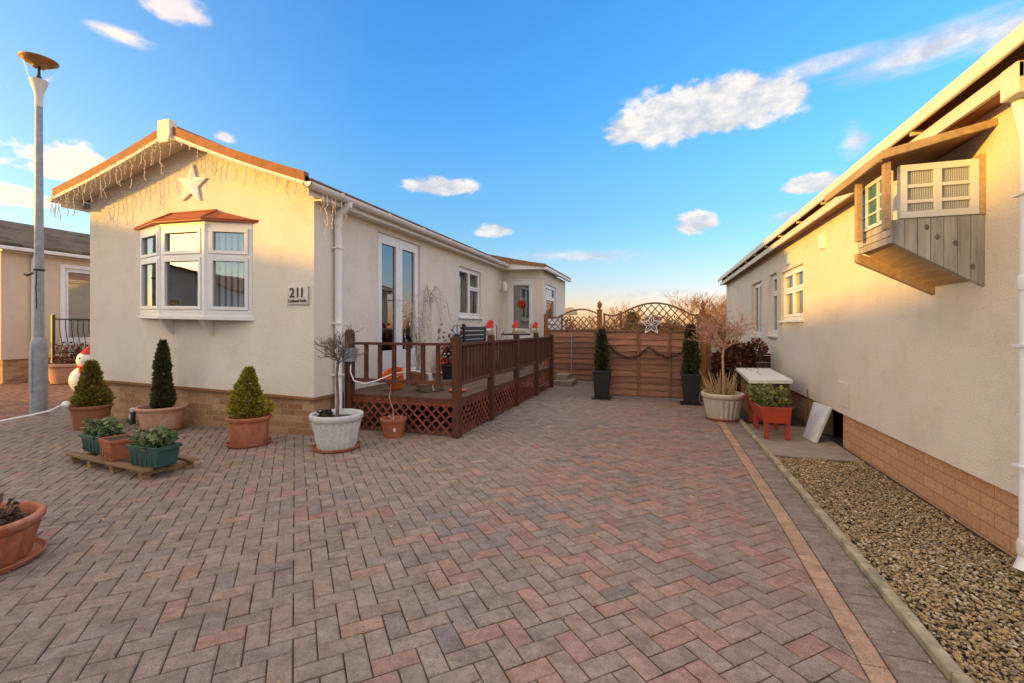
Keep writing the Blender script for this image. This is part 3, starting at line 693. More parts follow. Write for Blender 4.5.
# house number plaque
pl = thing('house_plaque', (-4.155, 4.43, 1.69), 'grey house number plaque at the right corner of the gable wall', 'house sign')
b = MB(); b.box(-4.315, -3.995, 4.412, 4.428, 1.575, 1.80); b.build('plate', 'plaque', pl, bevel=.004)
def text(txt, size, loc, name, mat, parent, sx=1):
    cu = bpy.data.curves.new('txt', 'FONT'); cu.body = txt; cu.size = size; cu.extrude = .002; cu.align_x = 'CENTER'; cu.offset = size * .015
    ob = bpy.data.objects.new('txt', cu); col.objects.link(ob)
    dg = bpy.context.evaluated_depsgraph_get(); me = bpy.data.meshes.new_from_object(ob.evaluated_get(dg)); col.objects.unlink(ob); bpy.data.objects.remove(ob)
    o = LOC[parent.name]
    for v in me.vertices: v.co = (v.co.x * sx + loc[0] - o[0], loc[1] - o[1] - v.co.z, v.co.y + loc[2] - o[2])
    me.materials.clear(); me.materials.append(M[mat]); t = bpy.data.objects.new(name, me); col.objects.link(t); t.parent = parent; LOC[t.name] = o; return t
for ch, xx in (('2', -4.235), ('1', -4.15), ('1', -4.085)): text(ch, .165, (xx, 4.409, 1.67), 'numeral', 'ink', pl)
text('Lutland Park', .052, (-4.155, 4.409, 1.605 + .005), 'lettering', 'ink', pl)

# icicle lights
def icicles(name, path, n, label, lo=.08, hi=.34):
    t = thing(name, path[0], label, 'string lights')
    pts = [Vector(p) for p in path]; ls = [(pts[i + 1] - pts[i]).length for i in range(len(pts) - 1)]; tot = sum(ls)
    def at(s):
        for i, l in enumerate(ls):
            if s <= l or i == len(ls) - 1: return pts[i].lerp(pts[i + 1], min(1, s / l))
            s -= l
    c = MB(); c.tube([at(tot * i / 40) + Vector((0, ru(-.004, .004), -.012 * abs(math.sin(i)))) for i in range(41)], .0045, 5); c.build('cable', 'wire', t)
    bl = MB()
    for k in range(n):
        p = at(tot * (k + .3 + .5 * rnd()) / n); ln = ru(lo, hi) * (1 if rnd() < .75 else .5)
        m_ = max(3, int(ln / .045)); q = [p]
        for i in range(1, m_ + 1): q.append(p + Vector((ru(-.016, .016), ru(-.012, .012), -ln * i / m_)))
        d = MB(); d.tube(q, .0042, 5)
        if rnd() < .5:
            z = q[len(q) // 2]; d.tube([z, z + Vector((ru(-.05, .05), 0, -.07)), z + Vector((ru(-.07, .07), 0, -.15))], .0036, 5)
        d.build('strand', 'wire', t)
        for p2 in q[1:]: bl.ball(tuple(p2), .0075, 4)
    bl.build('bulb', 'bulb', t)['kind'] = 'stuff'
icicles('icicle_lights', [(ex0 - .02, yf - .05, rz(ex0) - .09)] + [(xm + (ex0 - xm) * (1 - k / 6), yf - .05, rz(xm + (ex0 - xm) * (1 - k / 6)) - .115) for k in range(1, 7)], 24, 'cream icicle string lights hanging from the left slope of the star gable', .14, .46)
icicles('icicle_lights', [(xm + .05, yf - .05, apex - .13), (xm + 1.1, yf - .05, rz(xm + 1.1) - .13), (ex1, yf - .05, rz(ex1) - .10)], 14, 'cream icicle string lights hanging from the right slope of the star gable', .04, .26)
icicles('icicle_lights', [(ex1 + .06, yf + .15, 2.88), (ex1 + .06, yf + .65, 2.88)], 6, 'cream icicle string lights dangling from the gutter beside the corner downpipe', .2, .5)
# wreath on the porch door
w = thing('door_wreath', (-3.43, py0 - .02, 1.95), 'red bow decoration hanging on the glazed porch door', 'wreath')
b = MB(); 
for k in range(10):
    a = k * math.pi / 5; b.add([(-3.43, py0 - .045, 1.93), (-3.43 + .12 * math.cos(a), py0 - .03, 1.93 + .12 * math.sin(a)), (-3.43 + .10 * math.cos(a + .5), py0 - .04, 1.93 + .10 * math.sin(a + .5)), (-3.43 + .06 * math.cos(a + .25), py0 - .08, 1.93 + .06 * math.sin(a + .25))], [(0, 1, 3), (0, 3, 2), (1, 2, 3)])
b.build('bow', 'red', w); b = MB(); b.tube([(-3.43, py0 - .02, 1.95), (-3.43, py0 - .02, 2.3)], .004, 5); b.build('ribbon', 'silver', w)
MB.shearx = None

# ------------------------------------------------------------------ right home
XR = 1.9; ya, yb = 3.12, 15.0
RH = thing('mobile_home', (XR + 2, ya, 0), 'buff rendered mobile home on the right, upper wall in low sun, orange brick skirt', 'mobile home')
NW = (-1, 0, 0); OR = (XR, 0, 0)
w1 = (7.303, 8.519, 1.42, 2.21); w2 = (8.80, 9.40, 1.17, 2.26); w3 = (10.05, 11.05, 1.13, 2.24); zr = 2.60; zk = .36
f = MB(); wall_holes(f, OR, UY, NW, ya, yb, zk, zr + .1, .14, [w1, w2, w3]); f.build('wall', 'cream_right', RH)
f = MB(); f.box(XR + .14, XR + 4, ya, ya + .14, zk, zr + .1); f.prism([(XR + .14, ya, zr + .1), (XR + 4, ya, zr + .1), (XR + 4, ya, 2.74), (XR + 2, ya, 3.36), (XR + .14, ya, 2.77)], (0, .14, 0)); f.build('wall', 'cream_right', RH)
f = MB(); f.box(XR + 3.86, XR + 4, ya + .14, yb, zk, zr + .1); f.build('wall', 'cream_right', RH)
f = MB(); f.box(XR + .14, XR + 3.86, yb - .14, yb - .002, zk, zr + .1); f.build('wall', 'cream_right', RH)
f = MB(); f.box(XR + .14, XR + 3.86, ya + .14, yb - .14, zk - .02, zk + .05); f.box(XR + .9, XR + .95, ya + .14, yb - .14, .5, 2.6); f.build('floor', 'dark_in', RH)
f = MB(); f.box(XR + .03, XR + .15, ya + .05, 5.93, -.1, zk - .002); f.box(XR + .03, XR + .15, 6.62, yb - .05, -.1, zk - .002); f.box(XR + .15, XR + 3.9, ya + .05, ya + .2, -.1, zk - .002)
f.box(XR + 3.8, XR + 3.95, ya + .2, yb, -.1, zk - .002); f.box(XR + .15, XR + 3.8, yb - .2, yb - .05, -.1, zk - .002); f.build('brick_skirt', 'skirt_r', RH)
cellsR = [(0, .5, 0, .6), (.5, 1, 0, .6), (0, .5, .6, 1), (.5, 1, .6, 1)]
window(RH, OR, UY, NW, *w1, cellsR, rec=.045, blind=0); window(RH, OR, UY, NW, *w2, [(0, 1, 0, .7), (0, 1, .7, 1)], rec=.06, blind=1.0); window(RH, OR, UY, NW, *w3, [(0, .5, 0, 1), (.5, 1, 0, 1)], rec=.06, blind=1.0)
cu = MB(); cu.box(XR + .2, XR + .22, 7.3, 8.5, 1.4, 2.25); cu.build('curtain', 'white', RH)
# eaves: lower white fascia, recessed brown board with brackets, tile edge above
yr0 = 2.7
f = MB(); f.box(XR - .14, XR + .0, 3.12, yb + .1, 2.605, 2.618); f.build('soffit', 'brownfascia', RH)
f = MB(); f.box(XR - .165, XR - .14, yr0 + .3, yb + .1, 2.578, 2.662); f.build('fascia', 'fascia', RH, bevel=.004)
f = MB(); f.box(XR - .115, XR - .095, yr0 + .2, yb + .1, 2.64, 2.782); f.build('fascia', 'brownfascia', RH)
k = 3.95
while k < yb: f = MB(); f.box(XR - .20, XR - .115, k, k + .03, 2.672, 2.70); f.build('gutter_bracket', 'fascia', RH); k += .95
f = MB(); f.box(XR - .225, XR - .20, yr0, yb + .15, 2.692, 2.79); f.build('gutter_edge', 'fascia', RH, bevel=.01)
f = MB(); f.prism([(XR - .197, yr0, 2.745), (XR + 2, yr0, 3.43), (XR + 2, yr0, 3.47), (XR - .197, yr0, 2.785)], (0, yb + .2 - yr0, 0)); f.build('roof', 'tile', RH)
f = MB(); f.prism([(XR + 4.2, yr0, 2.745), (XR + 2, yr0, 3.43), (XR + 2, yr0, 3.47), (XR + 4.2, yr0, 2.785)], (0, yb + .2 - yr0, 0)); f.build('roof', 'tile', RH)
f = MB(); f.prism([(XR - .22, yr0 - .03, 2.60), (XR - .22, yr0 - .03, 2.79), (XR + 2, yr0 - .03, 3.49), (XR + 2, yr0 - .03, 3.31)], (0, .028, 0)); f.prism([(XR + 4.22, yr0 - .03, 2.60), (XR + 4.22, yr0 - .03, 2.79), (XR + 2, yr0 - .03, 3.49), (XR + 2, yr0 - .03, 3.31)], (0, .028, 0)); f.build('bargeboard', 'fascia', RH)
f = MB(); f.box(XR - .17, XR - .03, 3.0, 3.13, 2.50, 2.665); f.build('gutter_hopper', 'fascia', RH, bevel=.01)
d = MB(); dx, dy = XR - .05, 3.115
d.tube([(dx - .04, dy, 2.55), (dx - .02, dy, 2.42), (dx, dy, 2.3), (dx, dy, .1), (dx - .04, dy - .02, .02)], .042, 14); dp = d.build('downpipe', 'upvc', RH)
for z in (.10, 1.5): d = MB(); d.lathe([(.047, z), (.051, z + .01), (.051, z + .07), (.047, z + .08)], 14, (dx, dy, 0)); d.build('pipe_socket', 'upvc', dp)
for z in (.56, 1.2, 2.0): d = MB(); d.box(dx - .052, XR, dy - .05, dy + .05, z, z + .014); d.build('pipe_bracket', 'upvc', dp)
for (yy, zz, s1, s2) in ((8.02, 2.36, .07, .07), (6.48, 2.36, .07, .09)):
    f = MB(); f.box(XR - .03, XR, yy - s1, yy + s1, zz - s2, zz + s2); [f.box(XR - .036, XR - .03, yy - s1 + .01, yy + s1 - .01, zz - s2 + .02 + i * .03, zz - s2 + .035 + i * .03) for i in range(4)]; f.build('wall_vent', 'white', RH, bevel=.004)
f = MB(); f.box(XR - .012, XR, 5.66, 5.98, .45, .71); f.build('access_panel', 'cream_right', RH, bevel=.003)

# timber hood and glazed side box on the right wall
HB = thing('window_shelter', (XR - .2, 3.8, 1.6), 'timber shelter box with white glazed panel and sloping hood, high on the right wall', 'shelter box')
xo = 1.43; yn, yfar = 3.56, 4.10
# near cheek: tongue-and-groove boards, bottom edge slopes down to the wall
nb = 7
for k in range(nb):
    a = xo + (XR - xo) * k / nb + .001; b = xo + (XR - xo) * (k + 1) / nb - .002; za = 1.852 - (a - xo) / (XR - xo) * .30; zb = 1.852 - (b - xo) / (XR - xo) * .30
    if k == 0: cheek = MB()
    cheek.prism([(a, yn, za), (b, yn, zb), (b, yn, 2.0), (a, yn, 2.0)], (0, .022, 0))
cheek.build('cheek_board', 'greywood', HB, bevel=.002)
for kx, kz in ((1.665, 1.875), (1.755, 1.83), (1.61, 1.94), (1.84, 1.68)):
    b = MB(); b.lathe([(.013, 0), (.011, .003), (.001, .004)], 10, (0, 0, 0), 1, 1.5); b.v = [(kx + x_, yn - z_, kz + y_) for x_, y_, z_ in b.v]; b.f = [f_[::-1] for f_ in b.f]; b.build('knot', 'bark', HB)
b = MB(); b.box(xo, xo + .022, yn + .024, yfar, 1.855, 1.90); b.box(xo, xo + .022, yn + .024, yfar, 1.903, 1.95); b.box(xo, xo + .022, yn + .024, yfar, 1.953, 2.0); b.build('apron_board', 'greywood', HB, bevel=.003)
b = MB(); b.prism([(xo + .022, yn + .024, 1.87), (XR - .002, yn + .024, 1.60), (XR - .002, yn + .024, 1.62), (xo + .022, yn + .024, 1.89)], (0, yfar - yn - .03, 0)); b.build('base_board', 'tanwood', HB)
b = MB(); b.prism([(xo - .01, yfar - .01, 1.865), (xo - .01, yfar - .01, 1.80), (XR - .002, yfar - .01, 1.54), (XR - .002, yfar - .01, 1.70)], (0, .05, 0)); b.build('brace', 'tanwood', HB, bevel=.004)
# near glazed panel, white, 2 x 3 lights
pn = MB(); OPn = (0, yn + .01, 0); zt0, zt1 = 2.003, 2.345
frame(pn, OPn, UX, NF, xo + .035, XR - .03, zt0, zt1, .042, -.02, .02)
um = (xo + XR) / 2; pn.fbox(OPn, UX, NF, um - .02, um + .02, -.02, .018, zt0 + .042, zt1 - .042)
for z in (2.108, 2.207): pn.fbox(OPn, UX, NF, xo + .077, um - .02, -.02, .016, z - .011, z + .011); pn.fbox(OPn, UX, NF, um + .02, XR - .072, -.02, .016, z - .011, z + .011)
gp = pn.build('glazed_panel', 'upvc_old', HB, bevel=.003)
g = MB(); g.fbox(OPn, UX, NF, xo + .07, XR - .065, -.008, .0, zt0 + .03, zt1 - .03); g.build('pane', 'ribbed', gp)
b = MB(); b.box(XR - .028, XR - .002, yn - .01, yn + .04, 2.0, 2.37); b.build('batten', 'tanwood', HB)
# outer face: two posts and teal glazing
for yy in (3.50, 3.93):
    b = MB(); b.box(1.362, 1.40, yy, yy + .04, 1.93, 2.36); b.build('post', 'tanwood', HB, bevel=.004)
b = MB(); frame(b, (xo, 0, 0), UY, NW, yn + .04, yfar, 2.003, 2.33, .025, -.02, .01); b.fbox((xo, 0, 0), UY, NW, yn + .18, yn + .20, -.02, .01, 2.02, 2.31); b.fbox((xo, 0, 0), UY, NW, yn + .36, yn + .38, -.02, .01, 2.02, 2.31)
for z in (2.10, 2.20): b.fbox((xo, 0, 0), UY, NW, yn + .06, yfar - .02, -.02, .008, z, z + .012)
gp = b.build('glazed_panel', 'upvc_old', HB)
g = MB(); g.fbox((xo, 0, 0), UY, NW, yn + .05, yfar - .01, -.006, 0, 2.02, 2.31); g.build('pane', 'teal', gp)
# hood: sloping timber roof
hz0, hz1 = 2.40, 2.53
b = MB(); b.prism([(1.345, 3.47, hz0 - .02), (XR - .002, 3.47, hz1 - .02), (XR - .002, 3.47, hz1 + .004), (1.345, 3.47, hz0 + .004)], (0, .98, 0)); b.build('hood', 'brownfascia', HB)
b = MB(); b.prism([(1.33, 3.445, hz0 - .035), (XR - .002, 3.445, hz1 - .03), (XR - .002, 3.445, hz1 + .015), (1.33, 3.445, hz0 + .02)], (0, .024, 0)); b.build('hood_edge', 'tanwood', HB, bevel=.003)
b = MB(); b.box(1.32, 1.343, 3.47, 4.47, hz0 - .045, hz0 + .012); b.build('hood_edge', 'tanwood', HB, bevel=.003)

# ------------------------------------------------------------------ far-left home
XL = -14.72
FH = thing('mobile_home', (XL - 2.5, 6.5, 0), 'peach home at the left edge with mossy brown roof behind the lamp post', 'mobile home')
f = MB(); hw = (7.64, 9.1, .95, 2.86); wall_holes(f, (XL, 0, 0), UY, NS, 6.45, 16, .55, 3.22, .14, [hw]); f.build('wall', 'peach', FH)
f = MB(); f.box(XL - 5, XL - .14, 6.45, 6.59, .55, 3.22); f.prism([(XL - 5, 6.45, 3.22), (XL - .14, 6.45, 3.22), (XL - 2.5, 6.45, 4.1)], (0, .14, 0)); f.build('wall', 'peach', FH)
f = MB(); f.box(XL - 5, XL - 4.86, 6.59, 16, .55, 3.22); f.box(XL - 4.86, XL - .14, 15.86, 16, .55, 3.22); f.build('wall', 'peach', FH)
f = MB(); f.box(XL - 4.95, XL - .05, 6.5, 15.95, -.1, .548); f.build('brick_skirt', 'skirt', FH)
f = MB(); f.box(XL - 4.8, XL - .6, 6.6, 15.8, .55, .65); f.box(XL - 1.0, XL - .95, 6.6, 15.8, .6, 3.2); f.build('floor', 'dark_in', FH)
window(FH, (XL, 0, 0), UY, NS, *hw, [(0, .5, 0, 1), (.5, 1, 0, 1)], rec=.02, blind=.9)
f = MB(); frame(f, (XL, 0, 0), UY, NS, hw[0] - .09, hw[1] + .09, hw[2] - .09, hw[3] + .09, .088, .002, .03); f.build('window_surround', 'upvc', FH)
for s in (1, -1):
    f = MB(); e = XL - 2.5 + 2.68 * s; f.prism([(XL - 2.5, 6.15, 4.27), (e, 6.15, 3.30), (e, 6.15, 3.22), (XL - 2.5, 6.15, 4.18)], (0, 10, 0)); f.build('roof', 'tile_moss', FH)
    f = MB(); f.box(e - .02, e + .09 if s > 0 else e - .09, 6.2, 16.1, 3.13, 3.22); f.build('gutter', 'upvc_old', FH, bevel=.02)
f = MB(); f.box(XL, XL + .15, 6.4, 16, 3.10, 3.115); f.box(XL + .0, XL + .14, 6.4, 6.42, 3.115, 3.2); f.build('soffit', 'upvc_old', FH)
f = MB(); f.tube([(XL + .2, 7.0, 3.13), (XL + .07, 7.0, 2.95), (XL + .07, 7.0, .05)], .045, 10); f.build('downpipe', 'upvc', FH)
# iron railing with bowed bars
rl = thing('iron_railing', (-13.9, 7.6, 0), 'black bowed iron railing in front of the peach home window', 'railing')
for yy in (7.0, 8.1, 9.2):
    b = MB(); b.box(-13.93, -13.87, yy - .03, yy + .03, 0, 1.62); b.build('post', 'iron', rl)
b = MB(); b.box(-13.92, -13.88, 7.03, 9.17, 1.50, 1.53); b.box(-13.92, -13.88, 7.03, 9.17, .68, .71); b.build('rail', 'iron', rl)
b = MB(); yy = 7.12
while yy < 9.15: b.tube([(-13.9, yy, 1.5), (-13.9, yy, 1.3), (-13.83, yy, 1.05), (-13.78, yy, .85), (-13.9, yy, .7)], .009, 6); yy += .12
b.build('bar', 'iron', rl)
b = MB(); b.box(XL + .02, -13.95, 7.0, 9.2, 0, .5); solo(b, 'door_landing', 'concrete', (-14.3, 8, 0), 'concrete landing behind the black iron railing', 'landing', bevel=.01)

# ------------------------------------------------------------------ lamp post
LP = thing('street_lamp', (-8.93, 4.33, 0), 'tall grey street lamp with bronze disc top beside the star gable home', 'street lamp')
b = MB(); b.lathe([(.10, 0), (.10, 1.02), (.095, 1.08), (.066, 1.16)], 20); b.build('base_section', 'steel', LP, True)
b = MB(); b.box(-.03, .04, -.108, -.09, .35, .95); b.build('access_door', 'steel', LP, True, bevel=.003)
b = MB(); b.lathe([(.062, 1.15), (.052, 2.8), (.042, 4.66)], 20); b.build('pole', 'steel', LP, True)
b = MB(); b.lathe([(.046, 4.64), (.048, 4.67), (.044, 4.78), (.05, 4.80), (.052, 4.84), (.105, 5.02), (.108, 5.04), (.02, 5.04)], 24); b.build('neck_cone', 'upvc_old', LP, True)
b = MB(); b.tube([(0, 0, 5.03), (0, 0, 5.10)], .035, 10); b.tube([(0, 0, 5.10), (0, 0, 5.26)], [.02, .016], 10); b.build('lamp', 'iron', LP, True)
b = MB(); b.lathe([(.058, 4.84), (.205, 5.31)], 32); b.f = b.f[:-2]; b.sm = b.sm[:-2]; b.build('shade', 'glass_lamp', LP, True)
b = MB(); b.lathe([(.001, 5.235), (.07, 5.235), (.085, 5.26), (.15, 5.29), (.215, 5.335), (.218, 5.345)], 32); b.f = b.f[:-1]; b.sm = b.sm[:-1]; b.build('reflector', 'bronze', LP, True)
b = MB(); b.lathe([(.221, 5.343), (.221, 5.352), (.17, 5.37), (.08, 5.38), (.001, 5.385)], 32); b.f = b.f[:-1]; b.sm = b.sm[:-1]; b.build('cap', 'bronze', LP, True)
b = MB(); b.tube([(-.06, -.02, 2.14), (-.2, -.04, 2.10), (-.26, -.04, 2.12)], .018, 8); b.lathe([(.064, 2.16), (.066, 2.19)], 16); b.tube([(.04, -.05, 2.15), (.03, -.05, 1.9), (.045, -.05, 1.6)], .006, 5); b.build('cable_bracket', 'iron', LP, True)

# ------------------------------------------------------------------ pots and plants
def pot(par, rt, rb, h, mat, saucer=None, rim=.03, ribs=0, sx=1, sy=1, sau_r=None, z=0, soil=True):
    zb = z + (.02 if saucer else 0); b = MB(); rr = .035 if ribs else 0
    b.lathe([(rb, zb), (rb * 1.02, zb + .01), (rb + (rt - rb) * .45, zb + (h - .06) * .5), (rt * .97, zb + h - rim - .03)], ribs * 8 if ribs else 48, (0, 0, 0), sx, sy, rr, ribs); p = b.build('pot', mat, par, True)
    b = MB(); b.lathe([(rt * .965, zb + h - rim - .032), (rt * 1.0, zb + h - rim - .02), (rt * 1.075, zb + h - rim), (rt * 1.09, zb + h - .012), (rt * 1.06, zb + h), (rt * .96, zb + h), (rt * .93, zb + h - .012), (rt * .90, zb + h - .10)], 48, (0, 0, 0), sx, sy); b.f = b.f[:-1]; b.f.pop(); b.sm = b.sm[:len(b.f)]; b.build('rim', mat, p, True)
    if soil:
        b = MB(); b.lathe([(rt * .93, zb + h - .06), (rt * .5, zb + h - .045), (.001, zb + h - .04)], 24, (0, 0, 0), sx, sy); b.build('soil', 'soil', par, True)
    if saucer:
        sr = sau_r or rb * 1.2; b = MB(); b.lathe([(sr * .85, z), (sr, z + .008), (sr * 1.06, z + .035), (sr * 1.03, z + .037), (sr * .97, z + .016), (.001, z + .014)], 40, (0, 0, 0), sx, sy); b.build('saucer', saucer, par, True)
    return zb + h
def cone_tree(par, zb, h, r, mat, n, ls, shape=1.0, nm='foliage', lean=0):
    b = MB(); b.tube([(0, 0, zb - .08), (0, 0, zb + h * .7)], [.018, .006], 6); b.build('trunk', 'bark', par, True)
    b = MB(); bumps = [(ru(0, 6.28), ru(.05, .95), ru(-.12, .26)) for _ in range(34)]
    for _ in range(n):
        t = rnd() ** 1.35; a = ru(0, 6.28)
        rad = r * ((1 - t) ** shape) * (1 - math.exp(-(t + .06) * 14)) + .008
        k = 1 + sum(q * math.exp(-((a - p + 3.14) % 6.28 - 3.14) ** 2 * 5 - ((t - z) * 7) ** 2) for p, z, q in bumps) * 1.0 - .08
        q = 1 - .45 * rnd() ** 2.2; d = Vector((math.cos(a), math.sin(a), .75))
        if rnd() < .05: q = ru(1.0, 1.16)
        if mnoise.noise(Vector((a * 2.1, t * 7, r * 30))) < -.28 and rnd() < .8: q *= .72
        b.leaf((rad * k * q * math.cos(a) + lean * t * h, rad * k * q * math.sin(a), zb + t * h), ls * ru(.6, 1.35), d * 1.2, .30)
    b.build(nm, mat, par, True)
def sprigs(b, cx, cy, z, n, hmin, hmax, spread, ls, nl=9, sx=1, sy=1):
    for _ in range(n):
        a = ru(0, 6.28); q = rnd() ** .5; x, y = cx + spread * q * math.cos(a) * sx, cy + spread * q * math.sin(a) * sy; h = ru(hmin, hmax)
        dx, dy = ru(-.35, .35) * h, ru(-.35, .35) * h
        for i in range(nl):
            t = (i + rnd()) / nl; b.leaf((x + dx * t + ru(-.012, .012), y + dy * t + ru(-.012, .012), z + h * t), ls * ru(.6, 1.3), (math.cos(ru(0, 6.28)), math.sin(ru(0, 6.28)), .3), .42)
def branch(b, p, d, ln, r, depth, spread=.5, up=.1, n=(2, 3), seg=3, minr=.0018, tips=None):
    pts = [p]; rs = [r]; q = p.copy(); dd = d.copy()
    for i in range(seg):
        dd = (dd + Vector((ru(-.22, .22), ru(-.22, .22), ru(-.15, .15) + up * .3))).normalized(); q = q + dd * ln / seg; pts.append(q.copy()); rs.append(max(minr, r * (1 - .45 * (i + 1) / seg)))
    b.tube(pts, rs, 6 if r > .008 else 3, cap=r > .01)
    if depth == 0:
        if tips is not None: tips.append(q)
        return
    for k in range(random.randint(*n)):
        i = random.randint(1, seg); nd = (dd + Vector((ru(-1, 1), ru(-1, 1), ru(-.6, .9))) * spread * 1.6 + Vector((0, 0, up))).normalized()
        branch(b, pts[i], nd, ln * ru(.6, .85), rs[i] * .62, depth - 1, spread, up, n, seg, minr, tips)

t = thing('potted_conifer', (-7.06, 3.95, 0), 'yellowing cone conifer in brown pot, nearest the lamp post', 'potted conifer', 'conifers in round pots along the gable wall')
z = pot(t, .205, .17, .30, 'terracotta_dk'); cone_tree(t, z - .05, .60, .185, 'rust_leaf', 4600, .046, .80)
b = MB(); b.ball((-.03, -.25, .34), .045, 8); b.build('rope_knob', 'white', t, True)
t = thing('potted_conifer', (-6.03, 4.13, 0), 'slim dark green conifer in pale pink pot below the bay window', 'potted conifer', 'conifers in round pots along the gable wall')
z = pot(t, .255, .20, .29, 'terracotta_pk', 'terracotta', sau_r=.22); cone_tree(t, z - .06, .88, .115, 'dark_leaf', 5200, .038, .70, lean=.02)
t = thing('potted_conifer', (-4.37, 3.93, 0), 'dumpy golden green conifer in terracotta pot right of the bay window', 'potted conifer', 'conifers in round pots along the gable wall')
z = pot(t, .205, .185, .30, 'terracotta', 'terracotta', sau_r=.215); cone_tree(t, z - .05, .58, .185, 'gold_leaf', 6000, .033, .72)
# white ribbed pot with a bare standard tree
t = thing('potted_tree', (-3.33, 4.10, 0), 'bare grey standard tree in weathered white ribbed pot by the house corner', 'potted tree')
z = pot(t, .255, .19, .36, 'whitepot', 'terracotta', rim=.05, ribs=22, sau_r=.235)
b = MB(); tp = Vector((.02, 0, .96)); b.tube([(-.0, 0, .28), (.015, .005, .5), (.0, 0, .78), tp], [.02, .016, .015, .015], 8); b.build('trunk', 'bark', t, True)
b = MB()
for k in range(16): branch(b, tp - Vector((0, 0, ru(0, .06))), Vector((math.cos(k * 2.4), math.sin(k * 2.4), ru(.0, 1.6))).normalized(), ru(.13, .18), .007, 3, .6, .12, (3, 3), 3, .0019)
b.build('crown', 'bark', t, True)
b = MB(); [b.leaf((-.12 + ru(-.05, .05), -.05 + ru(-.04, .04), .35 + ru(0, .05)), .05, None, .5) for _ in range(90)]; b.build('ground_foliage', 'dark_leaf', t, True)
# small terracotta pot
t = thing('flower_pot', (-3.05, 4.77, 0), 'small terracotta pot with one dry stem before the lattice', 'plant pot')
z = pot(t, .145, .115, .22, 'terracotta'); b = MB(); b.tube([(0, 0, .17), (-.01, 0, .32), (-.06, 0, .46), (-.05, .02, .62)], [.004, .003, .003, .002], 5); b.tube([(0, 0, .2), (-.09, .02, .24)], .003, 5); b.build('stem', 'barkpale', t, True)
b = MB(); b.box(.07, .095, -.115, -.108, .08, .12); b.build('price_sticker', 'white', t, True)
# big pot at left edge
t = thing('flower_pot', (-3.55, 1.45, 0), 'large terracotta pot with withered dark plant at the left edge', 'plant pot')
z = pot(t, .255, .205, .235, 'terracotta', 'terracotta', rim=.035, ribs=18, sau_r=.265)
b = MB(); sprigs(b, 0, 0, .19, 70, .02, .09, .2, .028, 7); sprigs(b, .12, .08, .2, 7, .14, .22, .03, .03, 9); b.build('dead_plant', 'dead_leaf', t, True)
# low slatted stand with troughs
A, Bc = Vector((-5.47, 2.845, 0)), Vector((-4.16, 2.70, 0)); u = (Bc - A).normalized(); v = Vector((-u.y, u.x, 0)); ln = (Bc - A).length
t = thing('slatted_stand', tuple(A), 'low weathered timber slatted stand carrying three planters', 'plant stand')
for v0 in (0, .20, .36):
    b = MB(); b.fbox(A, u, v, 0 if v0 < .3 else .35, ln + (0 if v0 < .3 else .03), v0, v0 + .075, .068, .09); b.build('slat', 'palletwood', t, bevel=.003)
for a_ in (.1, .42, .80, ln - .06):
    b = MB(); b.fbox(A, u, v, a_ - .03, a_ + .02, .005, .43, .03, .066); b.fbox(A, u, v, a_ - .035, a_ + .025, .01, .07, 0, .03); b.fbox(A, u, v, a_ - .035, a_ + .025, .36, .43, 0, .03); b.build('bearer', 'palletwood', t, bevel=.003)
def trough(cx, cy, lx, ly, h, mat, rz, label, leafmat='green_leaf', n=26, nm='planter_trough', blooms=False, hh=(.06, .14)):
    t = thing(nm, (cx, cy, .091), label, 'planter', None, rz)
    b = MB(); a, c = lx / 2, ly / 2; k = .85
    q = lambda s, z: [(-a * s, -c * s, z), (a * s, -c * s, z), (a * s, c * s, z), (-a * s, c * s, z)]
    b.hexa(q(k, 0), q(.97, h - .03)); b.build('trough', mat, t, True, bevel=.008)
    b = MB(); [b.box(x_, x_ + .012, -c * .97, -c * .90, .02, h - .03) for x_ in [(-a * .8) + i * a * .32 for i in range(6)]]
    b.box(-a * 1.05, a * 1.05, -c * 1.05, -c * .93, h - .03, h); b.box(-a * 1.05, a * 1.05, c * .93, c * 1.05, h - .03, h); b.box(-a * 1.05, -a * .93, -c * .93, c * .93, h - .03, h); b.box(a * .93, a * 1.05, -c * .93, c * .93, h - .03, h); b.build('rim', mat, t, True, bevel=.005)
    b = MB(); b.box(-a * .93, a * .93, -c * .93, c * .93, h - .03, h - .014); b.build('soil', 'soil', t, True)
    if n:
        b = MB(); sprigs(b, 0, 0, h - .02, n, hh[0], hh[1], 1, .045, 10, a * .95, c * 1.05); b.build('foliage', leafmat, t, True)
    if blooms:
        b = MB()
        for (x_, y_, z_) in ((-.05, -.06, h + .10), (-.03, -.07, h + .09), (.08, -.05, h + .05), (-.12, -.03, h + .07)):
            for k in range(5): an = k * 1.256; b.add([(x_, y_, z_), (x_ + .022 * math.cos(an), y_ - .006, z_ + .022 * math.sin(an)), (x_ + .02 * math.cos(an + .7), y_ - .008, z_ + .02 * math.sin(an + .7))], [(0, 1, 2)])
        b.build('blossom', 'white', t, True)
    return t
rzz = math.atan2(u.y, u.x)
trough(-5.20, 3.02, .40, .22, .17, 'greenplastic', rzz, 'green trough of leafy plants on the left end of the slatted stand', n=60, hh=(.07, .18))
trough(-4.79, 2.90, .25, .22, .19, 'terracotta', rzz - .1, 'square terracotta pot of bare soil between the two green troughs', n=0)
trough(-4.27, 2.86, .38, .20, .18, 'greenplastic', rzz + .12, 'green trough with white blossom on the right end of the slatted stand', blooms=True, n=60, hh=(.07, .17))
